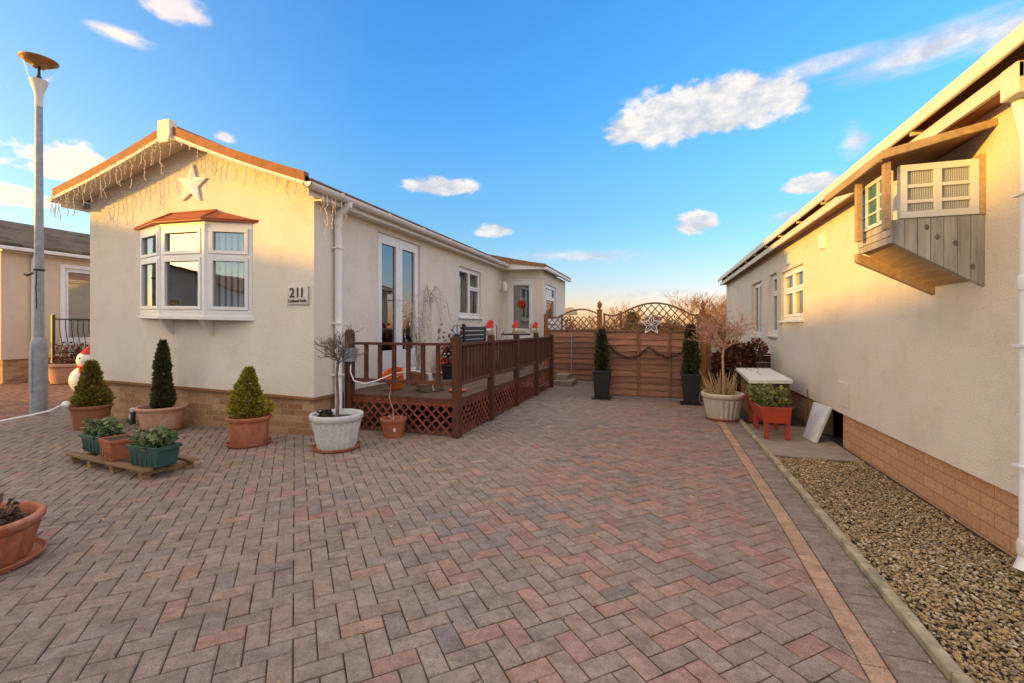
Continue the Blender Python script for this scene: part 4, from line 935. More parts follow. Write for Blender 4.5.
# rope and garden light
b = MB(); b.tube([(-7.15, 3.71, .34), (-7.3, 3.66, .26), (-7.55, 3.6, .20), (-7.88, 3.44, .13), (-8.3, 3.2, .08), (-8.9, 2.9, .03)], .012, 8); solo(b, 'rope', 'white', (-7.5, 3.6, .1), 'white rope sagging from the conifer pot towards the left edge', 'rope')
t = thing('garden_light', (-6.78, 4.26, 0), 'small black and white garden light behind the left conifer pot', 'garden light')
b = MB(); b.lathe([(.035, 0), (.035, .16), (.028, .17)], 12); b.build('body', 'blackplastic', t, True); b = MB(); b.lathe([(.03, .17), (.034, .175), (.034, .21), (.001, .225)], 12); b.box(-.012, .012, -.037, -.03, .05, .15); b.build('lens', 'white', t, True)
# neighbours' planter and snowman
t = thing('flower_pot', (-13.45, 7.05, 0), 'wide pink planter with bare red shrub before the iron railing', 'plant pot')
z = pot(t, .40, .29, .46, 'terracotta_pk', None, rim=.06); b = MB()
for k in range(12): branch(b, Vector((ru(-.2, .2), ru(-.2, .2), .4)), Vector((ru(-.7, .7), ru(-.7, .7), 1)).normalized(), ru(.2, .35), .008, 2, .6, .05, (2, 3), 3, .003)
b.build('shrub', 'red_leaf', t, True); b = MB(); sprigs(b, 0, 0, .42, 30, .15, .6, .33, .07, 9); b.build('leaves', 'red_leaf', t, True)
t = thing('snowman_figure', (-10.56, 5.85, 0), 'white inflatable snowman in red hat lit by the sun left of the gable', 'snowman')
b = MB(); b.ball((0, 0, .30), .27, 14, sz=1.05); b.build('body', 'white', t, True); b = MB(); b.ball((.02, 0, .68), .18, 12); hd_ = b.build('head', 'white', t, True)
b = MB(); b.lathe([(.13, .80), (.12, .83), (.06, .90), (.001, .94)], 16, (.05, 0, 0)); b.ball((.09, 0, .95), .03, 6); b.build('hat', 'red', t, True)
b = MB(); b.lathe([(.15, .54), (.165, .56), (.14, .58)], 16); b.box(.10, .14, -.2, -.15, .4, .56); b.build('scarf', 'red', t, True)
b = MB(); b.ball((.06, -.16, .72), .02, 5); b.ball((-.06, -.17, .72), .02, 5); b.build('eye', 'iron', t, True)

# ------------------------------------------------------------------ deck
DK = thing('timber_deck', (-3.1, 7.3, 0), 'raised mahogany stained deck with lattice skirt outside the french doors', 'deck')
dx0, dx1, dy0, dy1, dz = -3.86, -2.30, 4.96, 9.80, .455
b = MB(); x = dx0
while x < dx1 - .01: b.box(x, min(x + .118, dx1), dy0, dy1, dz - .028, dz); x += .123
b.build('deck_board', 'deckfloor', DK, bevel=.003)
b = MB(); b.box(dx0, dx1, dy0 - .02, dy0 - .002, dz - .10, dz - .002); b.box(dx1 + .002, dx1 + .02, dy0, dy1, dz - .10, dz - .002); b.build('fascia_board', 'deck', DK)
def post(x, y, h, s=.046, cap=True, mat='deck'):
    b = MB(); b.box(x - s, x + s, y - s, y + s, 0, h); p = b.build('post', mat, DK, bevel=.006)
    return p
post(-3.80, 4.93, 1.25); post(-2.29, 4.93, 1.20)
pys = [6.02, 7.22, 8.48, 9.77]
for yy in pys: post(-2.27, yy, 1.20 if yy < 9.5 else 1.16, .042)
b = MB(); b.lathe([(.045, 1.25), (.052, 1.262), (.045, 1.275), (.03, 1.28), (.001, 1.285)], 12, (-3.80, 4.93, 0)); b.build('post_cap', 'deck', DK)
rt, rl_ = 1.10, .64
def bal(x0_, y0_, x1_, y1_, n, w=.026):
    d = Vector((x1_ - x0_, y1_ - y0_, 0)); l = d.length; u_ = d.normalized(); n_ = Vector((u_.y, -u_.x, 0)); o = (x0_, y0_, 0)
    b = MB(); b.fbox(o, u_, n_, 0, l, -.035, .035, rt - .012, rt + .02); b.fbox(o, u_, n_, 0, l, -.02, .02, rl_ - .025, rl_ + .02); b.build('rail', 'deck', DK, bevel=.003)
    for k in range(n):
        a = l * (k + 1) / (n + 1); b = MB(); b.fbox(o, u_, n_, a - w, a + w, -.014, .014, rl_ + .02, rt - .012); b.build('baluster', 'deck', DK, bevel=.002)
bal(-3.754, 4.93, -2.336, 4.93, 6)
ys_ = [4.93] + pys
for a_, c_ in zip(ys_, ys_[1:]): bal(-2.28, a_ + .045, -2.28, c_ - .045, 8, .022)
def lattice(par, o, u_, n_, l, z0_, z1f, sp, w, mat, th=.006, ang=1.0, name='lattice'):
    """diagonal lattice strips, clipped to 0<a<l and z0_<z<z1f(a)"""
    o = Vector(o); u_ = Vector(u_); n_ = Vector(n_); b = MB(); steps = 60
    zmax = max(z1f(l * i / 40) for i in range(41))
    for sgn, off in ((1, 0), (-1, th)):
        c = -zmax * 2 - l
        while c < l + zmax * 2:
            # line: a = c + sgn*(z-z0)/ang
            zz0 = None; prev = None; segs = []
            for i in range(steps + 1):
                z = z0_ + (zmax - z0_) * i / steps; a = c + sgn * (z - z0_) / ang
                ok = 0 <= a <= l and z <= z1f(min(max(a, 0), l))
                if ok and zz0 is None: zz0 = (a, z)
                if ok: prev = (a, z)
                if (not ok or i == steps) and zz0 is not None:
                    if prev[1] - zz0[1] > .01: segs.append((zz0, prev))
                    zz0 = None
            for (a0, z0q), (a1, z1q) in segs:
                P0 = o + u_ * a0 + Vector((0, 0, z0q)); P1 = o + u_ * a1 + Vector((0, 0, z1q)); d = (P1 - P0).normalized(); s = d.cross(n_).normalized() * w / 2
                nn = n_ * off; n2 = n_ * (off + th * .95)
                b.hexa([P0 - s + nn, P0 + s + nn, P0 + s + n2, P0 - s + n2], [P1 - s + nn, P1 + s + nn, P1 + s + n2, P1 - s + n2])
            c += sp
    return b.build(name, mat, par)
lattice(DK, (-3.754, 4.945, 0), (1, 0, 0), (0, -1, 0), 1.42, .015, lambda a: dz - .04, .125, .026, 'lattice')
for a_, c_ in zip(ys_, ys_[1:]): lattice(DK, (-2.285, a_ + .045, 0), (0, 1, 0), (1, 0, 0), c_ - a_ - .09, .015, lambda a: dz - .06, .12, .026, 'lattice')
b = MB()
b.box(-3.754, -2.336, 4.93, 4.945, .36, .385); b.build('lattice_rail', 'lattice', DK)
st = MB(); st.box(-2.28, -1.86, 10.05, 10.62, 0, .12); st.box(-2.28, -1.98, 10.16, 10.6, .12, .24); solo(st, 'garden_step', 'concrete', (-2.1, 10.3, 0), 'grey concrete block steps at the far end of the deck', 'step', bevel=.012)
# things on the deck
t = thing('weeping_tree', (-2.96, 5.52, dz), 'pale weeping tree in low pot behind the deck rail', 'potted tree')
b = MB(); b.lathe([(.15, 0), (.20, .10), (.215, .10), (.19, .085), (.001, .085)], 24); b.build('pot', 'concrete', t, True)
b = MB(); b.tube([(0, 0, .06), (-.02, 0, .3), (.01, 0, .6), (-.02, .01, .9), (0, 0, 1.36)], [.022, .017, .015, .013, .01], 8); b.build('trunk', 'barkpale', t, True)
for mt, nn, nm in (('barkpale', 30, 'branch'),):
    b = MB()
    for k in range(nn):
        a = ru(0, 6.28); r1 = ru(.05, .34) * (1 if math.cos(a) < .6 else .75); zt_ = ru(1.2, 1.46); le = ru(.45, 1.0)
        pts = [(0, 0, ru(1.1, 1.35)), (r1 * .45 * math.cos(a), r1 * .45 * math.sin(a), zt_), (r1 * .9 * math.cos(a), r1 * .9 * math.sin(a), zt_ - .08), (r1 * 1.08 * math.cos(a), r1 * 1.08 * math.sin(a), zt_ - .3), (r1 * 1.1 * math.cos(a) + ru(-.03, .03), r1 * 1.1 * math.sin(a), zt_ - le)]
        b.tube(pts, [.006, .005, .004, .003, .002], 4)
        for q in range(int(le * 6)):
            z_ = zt_ - .12 - (le - .12) * rnd(); b.leaf((r1 * 1.07 * math.cos(a) + ru(-.02, .02), r1 * 1.07 * math.sin(a) + ru(-.02, .02), z_), .03, (0, 0, -1), .25)
    b.build(nm, 'pale_blade', t, True)
t = thing('flower_pot', (-3.42, 6.0, dz), 'pot of tall pale grasses against the french door', 'plant pot')
pot(t, .12, .09, .2, 'terracotta_dk'); b = MB()
for k in range(60):
    a = ru(0, 6.28); q = ru(.05, .25); h = ru(.6, 1.25); b.tube([(0, 0, .17), (q * .3 * math.cos(a), q * .3 * math.sin(a), h * .6), (q * math.cos(a), q * math.sin(a), h)], [.004, .003, .001], 3)
    for i in range(5): b.leaf((q * math.cos(a) * .9, q * math.sin(a) * .9, h - i * .05), .05, (0, 0, -1), .2)
b.build('grass', 'pale_blade', t, True)
t = thing('bucket', (-3.43, 5.45, dz), 'orange plastic bucket tipped on the deck by the door', 'bucket')
b = MB(); b.lathe([(.10, 0), (.13, .2), (.14, .2), (.145, .22), (.13, .22), (.095, .015), (.001, .015)], 24); b.v = [(x, y * math.cos(.5) - z * math.sin(.5) * 1, z * math.cos(.5) + y * math.sin(.5) + .05) for x, y, z in b.v]; b.build('body', 'orange', t, True)
b = MB(); b.tube([(-.14, -.1, .24), (-.1, -.25, .16), (.1, -.25, .16), (.14, -.1, .24)], .004, 5); b.build('handle', 'white', t, True)
b = MB(); b.lathe([(.09, dz), (.12, dz + .03), (.115, dz + .03), (.085, dz + .01), (.001, dz + .01)], 24, (-2.55, 5.5, 0)); solo(b, 'plant_saucer', 'orange', (-2.55, 5.5, dz), 'orange saucer on the deck inside the corner post', 'saucer')
t = thing('bench', (-3.55, 8.55, dz), 'dark slatted bench with its back to the wall below the small window', 'bench')
b = MB(); [b.box(-.04, -.015, -.6, .6, .46 + i * .085, .53 + i * .085) for i in range(5)]; b.build('backrest', 'blackplastic', t, True, bevel=.004)
b = MB(); [b.box(.0 + i * .08, .065 + i * .08, -.6, .6, .40, .425) for i in range(5)]; b.build('seat', 'blackplastic', t, True, bevel=.004)
for (x_, y_) in ((-.02, -.55), (-.02, .55), (.38, -.55), (.38, .55)): b = MB(); b.box(x_ - .02, x_ + .02, y_ - .025, y_ + .025, 0, .40 if x_ > 0 else .88); b.build('leg', 'blackplastic', t, True, bevel=.004)
t = thing('patio_table', (-2.85, 9.0, dz), 'dark patio table standing in front of the slatted bench', 'table')
b = MB(); b.lathe([(.3, .70), (.31, .71), (.31, .73), (.001, .735)], 28); b.build('tabletop', 'blackplastic', t, True)
b = MB(); b.tube([(0, 0, .02), (0, 0, .7)], .025, 10); b.lathe([(.2, 0), (.18, .025), (.02, .04)], 20); b.build('pedestal', 'blackplastic', t, True)
t = thing('santa_figure', (-3.70, 7.45, dz), 'red and white santa figure on the deck by the wall', 'christmas figure')
b = MB(); b.lathe([(.10, 0), (.15, .05), (.14, .18), (.09, .3), (.05, .32)], 18); b.build('coat', 'red', t, True); b = MB(); b.ball((.0, 0, .38), .075, 8); b.build('head', 'skin', t, True)
b = MB(); b.ball((.045, -.03, .35), .06, 8, sz=1.3); b.lathe([(.145, .03), (.16, .05), (.15, .07)], 18); b.lathe([(.08, .42), (.09, .435), (.08, .45)], 14); b.build('beard', 'white', t, True); b = MB(); b.lathe([(.08, .44), (.05, .5), (.001, .56)], 14); b.ball((0, 0, .57), .02, 5); b.build('hat', 'red', t, True)
t = thing('flower_pot', (-3.35, 6.9, dz), 'dark pot with red leaved plant beside the santa figure', 'plant pot')
pot(t, .13, .10, .24, 'blackplastic'); b = MB(); sprigs(b, 0, 0, .2, 16, .25, .75, .1, .07, 10); b.build('foliage', 'red_leaf', t, True)
t = thing('flower_pot', (-2.9, 8.0, dz), 'dark pot with bare spiky branches in front of the bench', 'plant pot')
pot(t, .13, .10, .24, 'blackplastic'); b = MB()
for k in range(8): branch(b, Vector((0, 0, .5)), Vector((ru(-.9, .9), ru(-.9, .9), ru(.3, 1))).normalized(), .3, .008, 1, .5, .1, (1, 2), 3, .003)
b.tube([(0, 0, .2), (0, 0, .9)], [.014, .01], 6); b.build('branches', 'bark', t, True)
t = thing('solar_light', (-2.29, 4.93, 1.201), 'globe solar light on the front corner post of the deck', 'solar light')
b = MB(); b.lathe([(.035, 0), (.04, .015), (.02, .03)], 12); b.build('base', 'iron', t, True)
b = MB(); b.ball((0, 0, .082), .052, 10); b.build('globe', 'glass_lamp', t, True)
b = MB()
for k in range(6):
    a = k * math.pi / 3; b.tube([(.056 * math.sin(math.pi * i / 8) * math.cos(a), .056 * math.sin(math.pi * i / 8) * math.sin(a), .082 - .056 * math.cos(math.pi * i / 8)) for i in range(9)], .003, 4)
b.build('cage', 'iron', t, True)
def gnome(y, label, first=[None]):
    t = thing('gnome_figure', (-2.29, y, 1.2005), label, 'gnome', 'red hatted gnomes on the deck posts')
    if first[0] is None:
        first[0] = t
        b = MB(); b.lathe([(.045, 0), (.055, .02), (.045, .07), (.02, .09)], 14); b.build('body', 'concrete', t, True)
        b = MB(); b.ball((.0, 0, .095), .036, 8); b.ball((.0, -.038, .095), .009, 4); b.build('head', 'skin', t, True)
        b = MB(); b.ball((0, -.022, .075), .03, 6, sz=1.2); b.build('beard', 'white', t, True)
        b = MB(); b.lathe([(.058, .105), (.056, .13), (.04, .165), (.02, .20), (.001, .215)], 14); b.tube([(.0, 0, .18), (.03, 0, .20), (.06, 0, .17)], [.02, .018, .01], 8); b.build('hat', 'red', t, True)
    else:
        for ch in list(first[0].children): c = ch.copy(); c.parent = t; col.objects.link(c)
    return t
gnome(6.02, 'red hatted gnome on the deck post nearest the globe light')
gnome(7.22, 'red hatted gnome on the middle post of the deck side').rotation_euler = (0, 0, .8)
gnome(8.48, 'red hatted gnome on the deck post farthest from the globe light').rotation_euler = (0, 0, -.4)

# ------------------------------------------------------------------ fence and gate
def wavy_boards(b, x0_, x1_, y, z0_, z1_, n):
    h = (z1_ - z0_) / n
    for i in range(n):
        seg = 16; ph = ru(0, 6); vs = []; fs = []
        for k in range(seg + 1):
            x_ = x0_ + (x1_ - x0_) * k / seg; za = z0_ + i * h - .010 + .012 * math.sin(ph + x_ * 4) + ru(-.002, .002); zb = z0_ + (i + 1) * h + .004
            vs += [(x_, y - .028, za), (x_, y - .016, za), (x_, y + .004, zb), (x_, y - .006, zb)]
            if k:
                o = (k - 1) * 4
                for e in range(4): f_ = (e + 1) % 4; fs.append((o + e, o + 4 + e, o + 4 + f_, o + f_))
        fs += [(3, 2, 1, 0), (seg * 4, seg * 4 + 1, seg * 4 + 2, seg * 4 + 3)]
        fs = [f[::-1] for f in fs]
        b.add(vs, fs)
def arch_strip(b, f, x0_, x1_, y, th, w=.035, n=24):
    for k in range(n):
        xa, xb = x0_ + (x1_ - x0_) * k / n, x0_ + (x1_ - x0_) * (k + 1) / n
        b.hexa([(xa, y - w / 2, f(xa)), (xb, y - w / 2, f(xb)), (xb, y + w / 2, f(xb)), (xa, y + w / 2, f(xa))], [(xa, y - w / 2, f(xa) + th), (xb, y - w / 2, f(xb) + th), (xb, y + w / 2, f(xb) + th), (xa, y + w / 2, f(xa) + th)])
gy = 8.73; g0, g1 = -1.02, .66
def garch(x):
    if x < -.70: q = (x + 1.02) / .32; return 1.56 - .05 * math.sin(math.pi * q)
    if x < .50: q = (x + .70) / 1.20; return 1.54 + .20 * math.sin(math.pi * q) ** .9
    q = (x - .5) / .2; return 1.54 - .03 * math.sin(math.pi * min(q, 1))
G = thing('garden_gate', ((g0 + g1) / 2, gy, 0), 'large wavy board timber gate with arched lattice top across the drive', 'gate')
b = MB(); wavy_boards(b, g0 + .04, g1 - .04, gy, .06, 1.22, 10); b.build('board', 'fence', G)
b = MB()
for x_ in (g0, -.40, .14, g1 - .045): b.box(x_, x_ + .045, gy - .045, gy - .030, .05, 1.24)
b.box(g0, g1, gy - .03, gy + .02, 1.225, 1.262); b.box(g0, g1, gy - .03, gy + .02, .03, .06); b.build('frame', 'fencedark', G, bevel=.003)
b = MB(); arch_strip(b, lambda x: garch(x), g0, g1, gy, .032); b.box(g0, g0 + .035, gy - .018, gy + .018, 1.262, 1.56); b.box(g1 - .035, g1, gy - .018, gy + .018, 1.262, 1.53); b.box(-.715, -.675, gy - .02, gy + .02, 1.262, 1.62); b.build('arch_rail', 'fencedark', G, bevel=.003)
lattice(G, (g0 + .03, gy, 0), (1, 0, 0), (0, -1, 0), g1 - g0 - .06, 1.262, lambda a: garch(a + g0 + .03), .135, .018, 'fencedark', .008, 1.15)
b = MB(); b.tube([(.56, gy - .04, .3), (.56, gy - .04, 1.1)], .008, 6); b.build('drop_bolt', 'steel', G)
def gpost(x, y, h, s, label, fin=True):
    t = thing('gate_post', (x, y, 0), label, 'gate post')
    b = MB(); b.box(-s, s, -s, s, 0, h); b.build('shaft', 'postwood', t, True, bevel=.006)
    if fin:
        b = MB(); b.box(-s * 1.2, s * 1.2, -s * 1.2, s * 1.2, h, h + .02); b.lathe([(.022, h + .02), (.02, h + .05), (.035, h + .06), (.046, h + .10), (.04, h + .14), (.02, h + .165), (.008, h + .185), (.001, h + .19)], 14); b.build('finial', 'postwood', t, True)
gpost(-1.09, gy, 1.63, .045, 'timber gate post with acorn finial, left of the gate'); gpost(.725, gy, 1.60, .05, 'timber gate post with acorn finial, right of the gate')
gpost(.83, gy + .1, 1.55, .04, 'plain short timber post just behind the right gate post', False)
fy = 10.9; f0, f1 = -2.62, -1.34
def farch(x):
    if x < -2.27: q = (x - f0) / .35; return 1.60 - .07 * math.sin(math.pi * q)
    q = (x + 2.27) / (f1 + 2.27); return 1.58 + .15 * math.sin(math.pi * min(1, q)) ** .9
FP = thing('fence_panel', ((f0 + f1) / 2, fy, 0), 'arched lattice topped fence panel between the deck and the gate', 'fence')
b = MB(); wavy_boards(b, f0 + .04, f1 - .02, fy, .08, 1.22, 9); b.build('board', 'fence', FP)
b = MB(); b.box(f0, f1, fy - .03, fy + .02, 1.225, 1.262); b.box(f0, f1, fy - .03, fy + .02, .03, .075); b.box(f0, f0 + .045, fy - .034, fy - .021, .05, 1.24); b.box(f1 - .045, f1, fy - .034, fy - .021, .05, 1.24)
arch_strip(b, farch, f0, f1, fy, .035); b.box(-2.29, -2.25, fy - .02, fy + .02, 1.262, 1.63); b.build('frame', 'fencedark', FP, bevel=.003)
lattice(FP, (f0, fy, 0), (1, 0, 0), (0, -1, 0), f1 - f0, 1.262, farch, .14, .02, 'fencedark', .008, 1.15)
b = MB(); b.tube([(-2.02, fy - .05, .1), (-2.02, fy - .05, 1.15)], .014, 8); b.build('drop_bolt', 'steel', FP)
gpost(-2.67, fy, 1.65, .045, 'timber post with flat top at the left end of the arched fence panel', False)
# return fence joining the two
b = MB(); RFt = thing('fence_panel', (-1.2, 9.8, 0), 'low side fence panel running back from the left gate post', 'fence')
for i in range(9): b.box(-1.21, -1.19, gy + .05, fy - .03, .08 + i * .127, .2 + i * .127)
b.build('board', 'fence', RFt, bevel=.003); b = MB(); b.box(-1.23, -1.17, gy + .05, fy - .03, 1.225, 1.26); b.box(-1.23, -1.17, fy - .08, fy - .03, 0, 1.225); b.build('frame', 'fencedark', RFt)
# right closing panel
RG = thing('fence_panel', (1.35, gy + .35, 0), 'dark short fence panel between the right gate post and the wall', 'fence'); b = MB()
for i in range(6): b.box(.88, 1.88, gy + .42, gy + .44, .05 + i * .127, .17 + i * .127)
b.build('board', 'deck', RG, bevel=.003); b = MB(); b.box(.88, 1.88, gy + .41, gy + .45, .815, .845); b.build('frame', 'deck', RG)
# star, garland
s_ = MB(); P = star_pts(-.15, 1.36, .19, .085, 0)
for i in range(10):
    a_, c_ = P[i], P[(i + 1) % 10]; s_.tube([(a_[0], gy - .055, a_[1]), (c_[0], gy - .055, c_[1])], .009, 6)
for i in range(10):
    a_ = P[i]; s_.tube([(a_[0], gy - .055, a_[1]), (-.15, gy - .075, 1.36)], .005, 5)
solo(s_, 'star_decoration', 'silver', (-.14, gy - .055, 1.3), 'silver wire star hung on the lattice of the gate', 'star')
s_ = MB(); ga = [(-1.0, .99), (-.90, .97), (-.75, .82), (-.55, .745), (-.36, .80), (-.19, .96), (-.05, .83), (.12, .765), (.28, .80), (.42, .90)]
pts = [Vector((x_, gy - .06, z_)) for x_, z_ in ga]; s_.tube(pts, .008, 6)
for i in range(len(pts) - 1):
    for k in range(55): p = pts[i].lerp(pts[i + 1], rnd()); s_.leaf(p, .035, None, .2)
solo(s_, 'garland', 'dead_leaf', (0, gy - .06, .8), 'dark brown tinsel garland swagged across the gate boards', 'garland')
# two tall black planters with conifers
def blackp(x, y, label, h, r):
    t = thing('potted_conifer', (x, y, 0), label, 'potted conifer', 'conifers in black planters beside the gate')
    b = MB(); q = lambda s, z: [(-s, -s, z), (s, -s, z), (s, s, z), (-s, s, z)]
    b.hexa(q(.115, 0.02), q(.155, .50)); b.build('planter', 'blackplastic', t, True, bevel=.012); b = MB(); b.box(-.165, .165, -.165, .165, .49, .52); b.build('rim', 'blackplastic', t, True, bevel=.008); b = MB(); b.box(-.17, .17, -.17, .17, 0, .02); b.build('base_tray', 'blackplastic', t, True)
    cone_tree(t, .50, h, r, 'dark_leaf', 2600, .055, .5)
blackp(-1.02, 8.50, 'narrow dark conifer in black planter in front of the left gate post', .76, .11); blackp(.50, 8.36, 'narrow dark conifer in black planter at the right end of the gate', .84, .115)
# right pot with bare pink tree
t = thing('potted_tree', (.85, 7.10, 0), 'bare pinkish tree with straw grass in cream ribbed pot at the kerb end', 'potted tree')
z = pot(t, .265, .20, .36, 'stonepot', 'terracotta', rim=.05, ribs=22, sau_r=.22)
b = MB(); tp = Vector((.02, 0, 1.10)); b.tube([(0, 0, .26), (.01, .01, .6), (.0, 0, .9), tp], [.02, .017, .016, .015], 8); b.build('trunk', 'barkpink', t, True)
b = MB()
for k in range(13): branch(b, tp - Vector((0, 0, ru(0, .12))), Vector((math.cos(k * 2.4) * ru(.7, 1.1), math.sin(k * 2.4), ru(.2, 1.4))).normalized(), ru(.20, .27), .009, 4, .62, .06, (3, 3), 3, .0019)
b.build('crown', 'barkpink', t, True)
b = MB()
for k in range(75):
    a = ru(0, 6.28); q = ru(.03, .2); q2 = q + ru(-.02, .12); h = ru(.06, .34); b.tube([(q * math.cos(a), q * math.sin(a), .34), (q2 * math.cos(a), q2 * math.sin(a), .36 + h * .7), ((q2 + .04) * math.cos(a), (q2 + .04) * math.sin(a), .36 + h)], [.007, .006, .002], 3)
b.build('grass', 'grass_leaf', t, True)
# red manger planter
t = thing('raised_planter', (1.31, 6.3, 0), 'red painted trough planter on legs full of green plants', 'planter')
b = MB(); b.hexa([(1.17, 5.97, .19), (1.43, 5.97, .19), (1.43, 6.62, .19), (1.17, 6.62, .19)], [(1.10, 5.95, .38), (1.44, 5.95, .38), (1.44, 6.64, .38), (1.10, 6.64, .38)]); b.build('trough', 'redpaint', t, bevel=.006)
for (x_, y_) in ((1.165, 5.985), (1.385, 5.985), (1.165, 6.56), (1.385, 6.56)): b = MB(); b.box(x_, x_ + .045, y_, y_ + .045, 0, .20); b.build('leg', 'redpaint', t, bevel=.004)
b = MB(); b.box(1.12, 1.42, 5.97, 6.62, .37, .387); b.build('soil', 'soil', t)
b = MB(); sprigs(b, 1.30, 6.33, .37, 130, .06, .20, 1, .05, 11, .20, .36); b.build('foliage', 'olive_leaf', t)
t = thing('raised_planter', (1.24, 6.95, 0), 'second red planter behind the first, beside the cream ribbed pot', 'planter')
b = MB(); b.hexa([(1.17, 6.72, .22), (1.36, 6.72, .22), (1.36, 7.1, .22), (1.17, 7.1, .22)], [(1.14, 6.70, .42), (1.38, 6.70, .42), (1.38, 7.12, .42), (1.14, 7.12, .42)]); b.build('trough', 'redpaint', t, bevel=.006)
for (x_, y_) in ((1.18, 6.74), (1.30, 6.74), (1.18, 7.04), (1.30, 7.04)): b = MB(); b.box(x_, x_ + .04, y_, y_ + .04, 0, .23); b.build('leg', 'redpaint', t, bevel=.004)
b = MB(); sprigs(b, 1.26, 6.9, .40, 30, .06, .16, 1, .05, 10, .12, .2); b.build('foliage', 'olive_leaf', t)
t = thing('storage_box', (1.55, 7.8, 0), 'brown storage box with sloping white lid against the right wall', 'storage box')
b = MB(); b.box(1.27, 1.70, 7.15, 8.35, 0, .55); b.build('body', 'brownbox', t, bevel=.006)
b = MB(); b.hexa([(1.15, 6.86, .545), (1.70, 6.98, .55), (1.72, 8.45, .60), (1.20, 8.40, .595)], [(1.15, 6.86, .60), (1.70, 6.98, .605), (1.72, 8.45, .64), (1.20, 8.40, .635)]); b.build('lid', 'white', t, bevel=.006)
b = MB(); [b.leaf((ru(1.3, 1.55), ru(7.5, 8.1), .622), .03, (1, 0, .05), .4) for _ in range(9)]; b.build('debris', 'dead_leaf', t)
# leaning board
b = MB(); b.hexa([(1.665, 5.96, 0), (1.70, 5.97, 0), (1.655, 6.26, 0), (1.62, 6.25, 0)], [(1.85, 6.08, .385), (1.885, 6.09, .385), (1.83, 6.50, .385), (1.80, 6.49, .385)])
bd = solo(b, 'leaning_board', 'board', (1.67, 6.1, 0), 'white board leaning on the right wall over the gap in the brickwork', 'board', bevel=.004)
b = MB(); b.tube([(1.87, 7.0, 0), (1.87, 7.0, .48)], .008, 6); solo(b, 'garden_stake', 'bark', (1.87, 7.0, 0), 'thin brown stake against the right wall behind the white board', 'stake')
# russet shrub
def shrub(x, y, h, r, mat, label, n=5000, ls=.06, nm='shrub', cat='shrub'):
    t = thing(nm, (x, y, 0), label, cat); b = MB()
    for k in range(14): branch(b, Vector((ru(-.05, .05), ru(-.05, .05), 0)), Vector((ru(-.7, .7), ru(-.7, .7), 1)).normalized(), h * .45, .012, 2, .5, .1, (2, 3), 3, .003)
    b.build('stems', 'bark', t, True); b = MB(); cl = [(Vector((ru(-1, 1) * r * .7, ru(-1, 1) * r * .7, ru(.25, .85) * h)), ru(.25, .45) * r) for _ in range(16)]
    for _ in range(n):
        c_, q = random.choice(cl); d = Vector((random.gauss(0, 1), random.gauss(0, 1), random.gauss(0, 1))).normalized(); b.leaf(c_ + d * q * rnd() ** .4, ls * ru(.6, 1.2), d, .4)
    b.build('foliage', mat, t, True); return t
shrub(1.30, 8.78, 1.18, .40, 'red_leaf', 'russet brown bush behind the white lidded box')

# ------------------------------------------------------------------ distance
def far_tree(x, y, h, w, label, depth=5, mat='orangetwig', n0=9, base=.12, mr=.012, dens=(3, 3)):
    h *= .74; t = thing('bare_tree', (x, y, -.05), label, 'tree', 'bare trees beyond the gate'); b = MB()
    b.tube([(0, 0, 0), (.05, 0, h * .2), (0, .03, h * .4)], [base, base * .8, base * .6], 7); b.build('trunk', mat, t, True); b = MB()
    for k in range(n0):
        p = Vector((0, 0, h * ru(.18, .42))); branch(b, p, Vector((ru(-1, 1) * w, ru(-1, 1) * w, ru(.35, 1.1))).normalized(), h * ru(.24, .32), base * .45, depth - 1, .5, .12, dens, 3, mr)
    b.build('crown', mat, t, True)
far_tree(-3.0, 52, 5.6, 1.0, 'bare orange tree beyond the arched fence panel')
far_tree(3.2, 50, 7.4, 1.1, 'tallest bare orange tree, seen over the gate lattice')
far_tree(6.2, 56, 7.0, 1.0, 'bare orange tree over the right end of the gate')
far_tree(9.6, 60, 6.6, 1.1, 'bare orange tree just left of the right home')
far_tree(12.5, 52, 5.2, 1.0, 'low bare orange tree beside the far corner of the right home')
t = thing('conifer_tree', (-1.93, 34, -.05), 'small dark pointed conifer seen through the gate lattice', 'tree'); cone_tree(t, .2, 2.2, .75, 'dark_leaf', 3500, .2, .8)
def hedge(x0_, x1_, y, h, mat, label, n=14000, nm='hedge'):
    t = thing(nm, ((x0_ + x1_) / 2, y, -.05), label, 'hedge'); b = MB(); cx = (x0_ + x1_) / 2
    b.v = []; cl = [(ru(x0_, x1_), ru(-.6, .6), ru(.2, .8) * h, ru(.25, .5)) for _ in range(int((x1_ - x0_) * 9))]
    for _ in range(n):
        q = random.choice(cl); d = Vector((random.gauss(0, 1), random.gauss(0, 1), random.gauss(0, 1))).normalized() * q[3] * rnd() ** .4
        b.leaf((q[0] - cx + d.x, q[1] + d.y, max(.02, q[2] + d.z)), ru(.05, .12), d, .35)
    b.build('foliage', mat, t, True)
    b = MB()
    for k in range(int((x1_ - x0_) * 7)): branch(b, Vector((ru(x0_, x1_) - cx, ru(-.5, .5), 0)), Vector((ru(-.3, .3), ru(-.3, .3), 1)).normalized(), h * .5, .02, 2, .4, .2, (2, 3), 3, .006)
    b.build('stems', 'orangetwig', t, True)
hedge(-6.5, 1.2, 19.5, 1.95, 'hedge_leaf', 'sunlit russet hedge seen through the gate lattice')
hedge(1.8, 5.6, 23, 2.4, 'hedge_leaf', 'taller russet hedge between the gate and the right home')
b = MB(); b.ball((-3.4, 25, 1.9), .9, 12, sz=.8); t_ = thing('parasol', (-4.56, 24, -.05), 'tan domed garden parasol above the arched fence panel', 'parasol')
